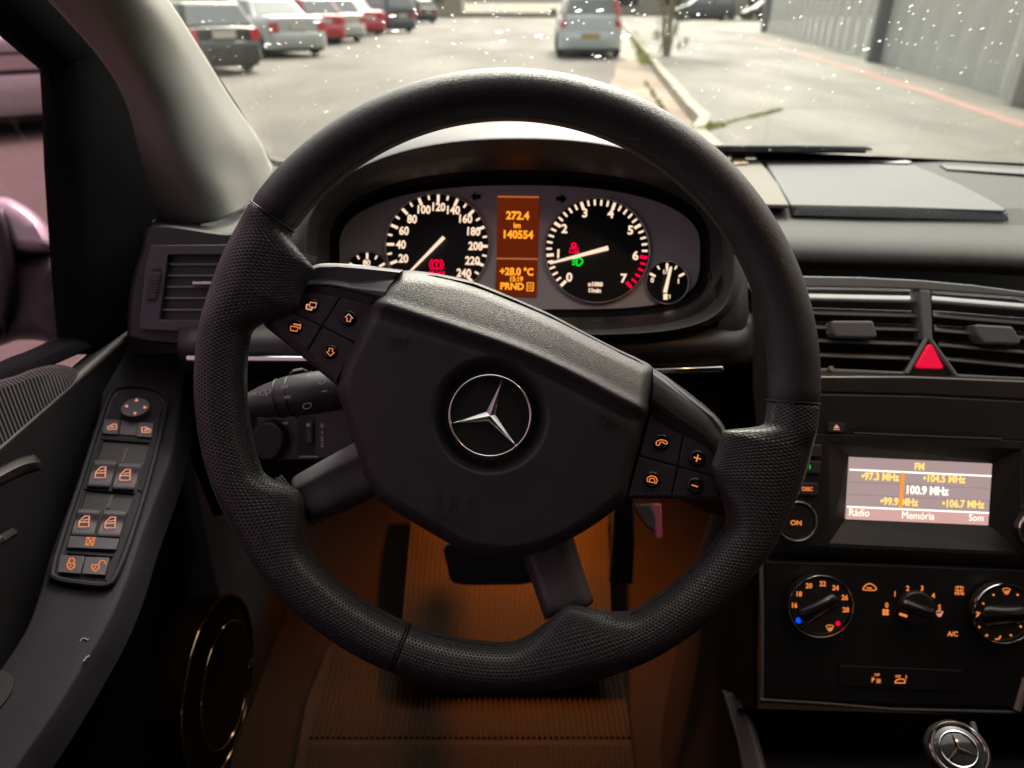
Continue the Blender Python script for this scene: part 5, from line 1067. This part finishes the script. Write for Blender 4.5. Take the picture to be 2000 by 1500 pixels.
stx('band_name', 'FM', 1796, 911, 13, 'scrt'); stx('station', '•97.3 MHz', 1719, 931, 14, 'scrt'); stx('station', '•104.5 MHz', 1844, 935, 14, 'scrt'); stx('station', '100.9 MHz', 1810, 958, 15.5, 'scrw', b=.035)
stx('station', '•99.9 MHz', 1756, 980, 14, 'scrt'); stx('station', '•106.7 MHz', 1881, 984, 14, 'scrt')
stx('menu_word', 'Rádio', 1678, 1001, 14.5, 'scrw', b=.0); stx('menu_word', 'Memória', 1793, 1007, 14.5, 'scrw', b=.0); stx('menu_word', 'Som', 1907, 1011, 13.5, 'scrw', b=.0)
mb = MB(); mb.stroke(SFr, [(1764, 923), (1759, 992)], 6.5, -.0092); part('tuning_marker', mb, M['scro'], s0, smooth=0)
mb = MB(); mb.prism(SFr, cr([(1662, 836), (1690, 833), (1800, 839), (1930, 846), (1962, 852), (1930, 855), (1800, 849), (1690, 844)], 2, True), .0, .0026); part('disc_slot', mb, M['black'], rd, smooth=0)
mb = MB(); mb.stroke(SFr, [(1668, 845), (1800, 851), (1958, 857)], 2.0, .0028); part('disc_slot_lip', mb, M['slat'], rd, smooth=0)
mb = MB(); mb.prism(SFr, [(1618, 825), (1650, 826), (1649, 844), (1617, 843)], .0, .0042); mb.m = 1; mb.prism(SFr, [(1634, 829), (1640, 836), (1628, 836)], .0042, .0045); mb.stroke(SFr, [(1628, 838.5), (1640, 839)], 1.6, .0045); part('eject_button', mb, [M['btn'], M['glow_p']], rd, smooth=0, bevel=.0004)
for i, (x, y, s_, g_) in enumerate(((1584, 880, '', 'glow_o'), (1582, 912, 'I', 'glow_g'), (1577, 955, 'DISC', 'glow_o'))):
    mb = MB(); mb.prism(SFr, [(x-32, y-13), (x+22, y-11), (x+21, y+13), (x-34, y+11)], .0, .0045); mb.m = 1
    if s_: mb.text(SFr, s_, x, y, 7.5, -2, .0049, .9, .03)
    part('source_button', mb, [M['btn'], M[g_]], rd, smooth=0, bevel=.0008)
def knob(par, fr, cx, cy, r, ry, ringm, cap='cap'):
    mb = MB(); mb.disc(fr, cx, cy, r, .001, .010, 48, ry=ry, r1=r*.93); o = part('knob', mb, M['fascia'], par, bevel=.0012)
    mb = MB(); mb.ringpx(fr, cx, cy, r, 2.4, .0095, .0022, n=72, m=10, ry=ry); part('knob_ring', mb, ringm, o); return o
kn = knob(rd, SFr, 1556, 1018, 38, 38, M['satin'])
mb = MB(); mb.text(SFr, 'ON', 1555, 1021, 9, -2, .0105, 1.1, .03); part('knob_lettering', mb, M['glow_o'], kn, smooth=0)
mb = MB(); [mb.disc(SFr, 1556+29*math.cos(R(a)), 1018+29*math.sin(R(a)), 1.2, .010, .0106, 8) for a in range(0, 360, 15)]; part('knob_dots', mb, M['spoke'], kn, smooth=0)
knob(rd, SFr, 2032, 1034, 40, 40, M['chrome'])
# ---- heater panel
hp = thing('heater_panel', 'black heater panel with amber-lit temperature, fan and airflow knobs', 'control panel', tuple(SFr.hit(1750, 1200)))
fp('panel', [(1497, 1096), (1750, 1104), (2200, 1122), (2200, 1395), (1990, 1380), (1740, 1376), (1495, 1362)], -.008, .0, M['black'], hp, smooth=0, bevel=.0012)
def hnum(par, items, m, l=.0105, h=9.5, nm='figure'):
    for s_, x, y in items: mb = MB(); mb.text(SFr, s_, x, y, h, -2, l, .95, .03); part(nm, mb, M[m], par, smooth=0)
def demist(mb, x, y, l, s=1):
    mb.stroke(SFr, [(x-8*s, y-5*s), (x-3*s, y-6.5*s), (x+3*s, y-6.5*s), (x+8*s, y-5*s), (x+4.5*s, y+3*s), (x-4.5*s, y+3*s)], 1.6, l, closed=True)
    for d in (-2.5, 0, 2.5): mb.stroke(SFr, [(x+d*s, y+7*s), (x+d*s+1, y-2*s)], 1.2, l)
def grip(par, cx, cy, x0, y0, x1, y1, w0, w1, r):
    dx, dy = x1-x0, y1-y0; L = math.hypot(dx, dy); nx, ny = -dy/L, dx/L
    mb = MB(); rws = []
    for t_, w_, h in ((0, w0*.3, .001), (.08, w0*.8, .004), (.5, (w0+w1)*.42, .007), (.9, w1*.8, .005), (1, w1*.3, .001)):
        x, y = x0+dx*t_, y0+dy*t_; rws.append([SFr.hit(x+nx*w_*1.5, y+ny*w_*1.5, .010), SFr.hit(x+nx*w_, y+ny*w_, .010+h*.6), SFr.hit(x, y, .010+h), SFr.hit(x-nx*w_, y-ny*w_, .010+h*.6), SFr.hit(x-nx*w_*1.5, y-ny*w_*1.5, .010)])
    mb.loft(rws, 3, 4); part('grip', mb, M['dimple'], par, smooth=50)
k1 = knob(hp, SFr, 1603, 1184, 63, 60, M['chrome']); grip(k1, 0, 0, 1562, 1208, 1637, 1167, 14, 12, 0)
hnum(k1, (('16', 1551, 1182), ('18', 1560, 1160), ('20', 1580, 1144), ('22', 1607, 1140), ('24', 1632, 1148), ('26', 1650, 1167), ('28', 1652, 1191)), 'glow_o')
mb = MB(); mb.disc(SFr, 1560, 1212, 5.5, .010, .0106, 20); part('cold_mark', mb, M['glow_b'], k1, smooth=0)
mb = MB(); mb.disc(SFr, 1637, 1218, 4.5, .010, .0106, 20); part('hot_mark', mb, M['glow_r'], k1, smooth=0)
mb = MB(); demist(mb, 1621, 1227, .0106, .9); part('demist_symbol', mb, M['glow_o'], k1, smooth=0)
mb = MB(); mb.stroke(SFr, [(1573, 1216), (1588, 1209)], 5, .0108); part('pointer', mb, M['glow_o'], k1, smooth=0)
mb = MB(); mb.disc(SFr, 1793, 1190, 36, -.001, .005, 48, ry=35, r1=34); k2 = part('knob', mb, M['fascia'], hp, bevel=.0012); grip(k2, 0, 0, 1760, 1180, 1828, 1200, 11, 9, 0)
hnum(hp, (('0', 1732, 1182), ('1', 1748, 1160), ('2', 1773, 1149), ('3', 1801, 1149), ('4', 1823, 1163), ('5', 1835, 1186)), 'glow_o', .0005)
mb = MB(); mb.stroke(SFr, [(1757, 1199), (1772, 1204)], 5, .0112); part('pointer', mb, M['glow_o'], k2, smooth=0)
mb = MB(); demist(mb, 1835, 1199, .0006, .85); part('demist_symbol', mb, M['glow_p'], hp, smooth=0)
mb = MB(); [mb.disc(SFr, 1730+a, 1196+b, 3.2, .0, .0006, 12) for a, b in ((-3, -3), (3, -3), (-3, 3), (3, 3))]; part('fan_symbol', mb, M['glow_o'], hp, smooth=0)
mb = MB(); mb.stroke(SFr, cr([(1686, 1150), (1690, 1144), (1698, 1140), (1706, 1143), (1711, 1148), (1709, 1153), (1688, 1152)], 3, True), 2, .0006, closed=True); mb.stroke(SFr, [(1693, 1148), (1703, 1149)], 2.2, .0006); part('recirculation_symbol', mb, M['glow_o'], hp, smooth=0)
mb = MB(); mb.stroke(SFr, [(1867, 1146), (1882, 1147), (1881, 1154), (1866, 1153)], 1.6, .0006, closed=True); mb.stroke(SFr, [(1871, 1144), (1871, 1156)], 1.3, .0006); mb.stroke(SFr, [(1877, 1144), (1877, 1156)], 1.3, .0006); mb.text(SFr, 'REAR', 1874, 1159, 5.5, -2, .0006, 1, .04); part('rear_demist_symbol', mb, M['glow_o'], hp, smooth=0)
hnum(hp, (('A/C', 1861, 1238),), 'glow_o', .0006, 9, 'air_conditioning_lettering')
fp('button_plate', [(1640, 1300), (1880, 1310), (1880, 1352), (1640, 1340)], -.001, .0012, M['black'], hp, smooth=0, bevel=.0005)
hnum(hp, (('OFF', 1713, 1318), ('OFF', 1754, 1321)), 'glow_o', .0016, 4.6, 'off_lettering'); hnum(hp, (('P', 1705, 1328),), 'glow_o', .0016, 9, 'parking_symbol')
mb = MB(); mb.text(SFr, '))))', 1716, 1330, 6, -2, .0016, .8, .05); part('parking_symbol', mb, M['glow_o'], hp, smooth=0)
mb = MB(); mb.stroke(SFr, cr([(1748, 1333), (1752, 1328), (1760, 1326), (1768, 1329), (1767, 1334)], 3), 2, .0016); mb.stroke(SFr, [(1748, 1334), (1768, 1334)], 2, .0016); mb.stroke(SFr, [(1770, 1326), (1770, 1319)], 1.6, .0016); part('tow_away_symbol', mb, M['glow_o'], hp, smooth=0)
k3 = knob(hp, SFr, 1960, 1198, 59, 58, M['chrome']); grip(k3, 0, 0, 1918, 1203, 2010, 1200, 16, 14, 0)
mb = MB(); demist(mb, 1966, 1155, .0106, .9); [mb.disc(SFr, x, y, 2, .010, .0106, 10) for x, y in ((1941, 1162), (1988, 1162), (1921, 1179), (1913, 1225), (1928, 1241), (1975, 1241), (1994, 1224))]
mb.stroke(SFr, [(1907, 1205), (1911, 1199), (1915, 1197)], 2, .0106); mb.stroke(SFr, [(1906, 1197), (1910, 1195), (1911, 1203)], 2, .0106); mb.stroke(SFr, [(1944, 1248), (1950, 1249), (1955, 1242), (1953, 1246)], 2.4, .0106); part('airflow_symbols', mb, M['glow_o'], k3, smooth=0)
mb = MB(); mb.stroke(SFr, [(1938, 1214), (1952, 1214)], 5, .0108); part('pointer', mb, M['glow_o'], k3, smooth=0)
# ---- gear selector
gk = thing('gear_selector', 'gear selector knob with a chrome-rimmed star emblem below the heater panel', 'gear lever', tuple(P(1880, 1500, .56)))
GFr = Fr(1872, 1466, .535, tx=-.35, ty=.85); 
mb = MB(); n = 40; o = GFr.hit(1872, 1463); prof = [(.0, .012, 0), (.019, .012, 0), (.0215, .0095, .0), (.0225, .004, .0), (.0215, -.012, 0), (.017, -.035, 0), (.012, -.07, 0), (.010, -.12, 0)]
for r_, h, _ in prof: mb.v += [o+GFr.X*(r_*math.cos(2*math.pi*i/n))+GFr.Y*(r_*math.sin(2*math.pi*i/n))+GFr.n*(h-.012) for i in range(n)]
mb.f = [(k*n+i, k*n+(i+1) % n, (k+1)*n+(i+1) % n, (k+1)*n+i) for k in range(len(prof)-1) for i in range(n)]; mb.mi = [0]*len(mb.f)
part('knob', mb, mat('glossy black knob', (.02, .02, .021), .12, coat=.8, var=0), gk, smooth=60)
mb = MB(); mb.torus(o, GFr.X, GFr.Y, GFr.n, .0183, .0014, .0014, n=64, m=10); part('chrome_ring', mb, M['chrome'], gk)
mb = MB(); mb.torus(o+GFr.n*.0008, GFr.X, GFr.Y, GFr.n, .0125, .0005, n=48, m=8)
for a in (95, 215, 335):
    A3 = GFr.X*math.cos(R(a))+GFr.Y*math.sin(R(a)); B3 = GFr.n.cross(A3)*.0013; c3 = o+GFr.n*.0006; mb.add([c3+B3, c3-B3, c3+A3*.012, c3+GFr.n*.0012, ], [(0, 2, 3), (3, 2, 1)])
part('star_emblem', mb, M['chrome'], gk, smooth=0)
mb = MB(); mb.tube([P(1900, 1413, .60), P(1904, 1430, .59), P(1910, 1458, .58)], .0025, 8); part('lever_shaft', mb, M['spoke'], gk)
# ---- key in the lock
ky = thing('ignition_key', 'key hanging under the wheel rim spoke with a pink fob', 'key', tuple(P(1265, 985, .66)))
mb = MB(); kf = Fr(1265, 1010, .66, tx=-.1); mb.prism(kf, [(1236, 985), (1272, 983), (1282, 1010), (1280, 1040), (1262, 1030), (1246, 1008)], -.004, .004); part('key_head', mb, M['spoke'], ky, bevel=.002)
mb = MB(); mb.prism(kf, [(1272, 984), (1292, 984), (1294, 1050), (1284, 1056), (1279, 1046)], -.003, .003); part('fob', mb, M['pink'], ky, bevel=.0015)
# ---- footwell: carpet, mat, pedals, lamp
ZF = .40
cpt = MB(); cpt.loft([[Vector((x, y, z)) for x in (-.40, -.2, .05, .3, .42)] for y, z in ((.0, .386), (.5, .386), (.95, .392), (1.10, .45), (1.18, .58), (1.22, .75), (1.24, .95))], 3, 4)
part('footwell_carpet', cpt, M['carpet'], smooth=50, label='dark carpet lining the driver footwell under the dashboard', cat='carpet')
fm_ = thing('floor_mat', 'ribbed rubber floor mat glowing amber in the footwell', 'floor mat', tuple(G(920, 1450, ZF)))
mo = [(560, 1600), (575, 1500), (600, 1370), (640, 1270), (700, 1230), (1190, 1230), (1212, 1290), (1240, 1500), (1252, 1600)]
def mprism(mb, pts, z0, z1):
    a = [G(x, y, z0) for x, y in pts]; b = [Vector((p.x, p.y, z1)) for p in a]; n = len(a)
    mb.add(a+b, [tuple(range(n, 2*n)), tuple(range(n-1, -1, -1))]+[(i, (i+1) % n, n+(i+1) % n, n+i) for i in range(n)]); return mb
mb = mprism(MB(), mo, .397, .401); part('mat_base', mb, M['mat'], fm_, smooth=0, bevel=.001)
def at_z(px, py, z): return G(px, py, z)
for i in range(58):
    u = (i+.5)/58; a = G(655+u*545, 1250, .401); b = G(602+u*632, 1442, .401)
    mb = MB(); w_ = .0026; mb.hexa([a+Vector((-w_, 0, 0)), b+Vector((-w_, 0, 0)), b+Vector((w_, 0, 0)), a+Vector((w_, 0, 0)), a+Vector((-w_*.5, 0, .0035)), b+Vector((-w_*.5, 0, .0035)), b+Vector((w_*.5, 0, .0035)), a+Vector((w_*.5, 0, .0035))]); part('rib', mb, M['mat'], fm_, smooth=0)
for i in range(64):
    u = (i+.5)/64; a = G(600+u*636, 1456, .401); b = G(580+u*670, 1590, .401)
    mb = MB(); w_ = .0022; mb.hexa([a+Vector((-w_, 0, 0)), b+Vector((-w_, 0, 0)), b+Vector((w_, 0, 0)), a+Vector((w_, 0, 0)), a+Vector((-w_*.5, 0, .0030)), b+Vector((-w_*.5, 0, .0030)), b+Vector((w_*.5, 0, .0030)), a+Vector((w_*.5, 0, .0030))]); part('rib', mb, M['mat'], fm_, smooth=0)
UFr = Fr(0, 0, 1, pts=[P(800, 1240, 1.06), P(1180, 1240, 1.06), P(1000, 1000, 1.26)])
um = thing('heel_mat', 'brighter ribbed mat panel rising behind the pedals', 'floor mat', tuple(UFr.hit(1000, 1240)))
mb = MB(); mb.prism(UFr, [(782, 1262), (808, 960), (1185, 960), (1195, 1262)], -.006, .0); part('mat_base', mb, M['mat'], um, smooth=0)
for i in range(40):
    u = (i+.5)/40; a = UFr.hit(812+u*372, 965, .0); b = UFr.hit(786+u*405, 1258, .0); w_ = UFr.X*.0022
    mb = MB(); mb.hexa([a-w_, b-w_, b+w_, a+w_, a-w_*.5+UFr.n*.003, b-w_*.5+UFr.n*.003, b+w_*.5+UFr.n*.003, a+w_*.5+UFr.n*.003]); part('rib', mb, M['mat'], um, smooth=0)
bp = thing('brake_pedal', 'wide black brake pedal behind the steering wheel hub', 'pedal', tuple(P(960, 1100, .98)))
pf = Fr(960, 1100, .98, ty=.15); mb = MB(); mb.prism(pf, cr([(872, 1060), (960, 1055), (1045, 1062), (1050, 1100), (1042, 1138), (960, 1143), (888, 1140), (874, 1110)], 3, True), -.012, .006); part('pad', mb, M['black'], bp, bevel=.003)
mb = MB(); mb.tube([P(965, 1060, .985), P(968, 980, 1.02), P(970, 850, 1.10)], .012, 10); part('arm', mb, M['black'], bp)
ap = thing('accelerator_pedal', 'narrow black accelerator pedal to the right of the brake', 'pedal', tuple(P(1215, 1080, 1.0)))
pf = Fr(1215, 1070, 1.0, ty=.2); mb = MB(); mb.prism(pf, [(1198, 960), (1238, 960), (1240, 1060), (1236, 1142), (1190, 1138), (1194, 1060)], -.01, .004); part('pad', mb, M['black'], ap, bevel=.003)
mb = MB(); mb.tube([P(1218, 970, 1.01), P(1220, 880, 1.08)], .01, 10); part('arm', mb, M['black'], ap)
def lamp(name, label_, loc, aim, e, size, c):
    t_ = thing(name, label_, 'lamp', loc); mb = MB(); L = Vector(loc); mb.box((L.x-.022, L.y-.012, L.z+.002), (L.x+.022, L.y+.012, L.z+.012)); part('housing', mb, M['black'], t_, smooth=0, bevel=.002)
    l = bpy.data.lights.new(name+'_light', 'AREA'); l.energy = e; l.size = size; l.spread = R(100); l.color = c; o = bpy.data.objects.new(name+'_light', l); col.objects.link(o); o.parent = t_
    o.rotation_euler = (Vector(aim)-L).to_track_quat('-Z', 'Y').to_euler(); return o
lamp('footwell_lamp', 'small amber footwell lamp tucked under the knee panel', (.03, 1.00, .84), (.03, .93, .40), 1.9, .03, (1, .31, .02))
lamp('roof_console_lamp', 'small amber lamp in the overhead console shining down on the controls', (.38, .40, 1.50), (.30, .48, 1.0), .06, .01, (1, .48, .16))
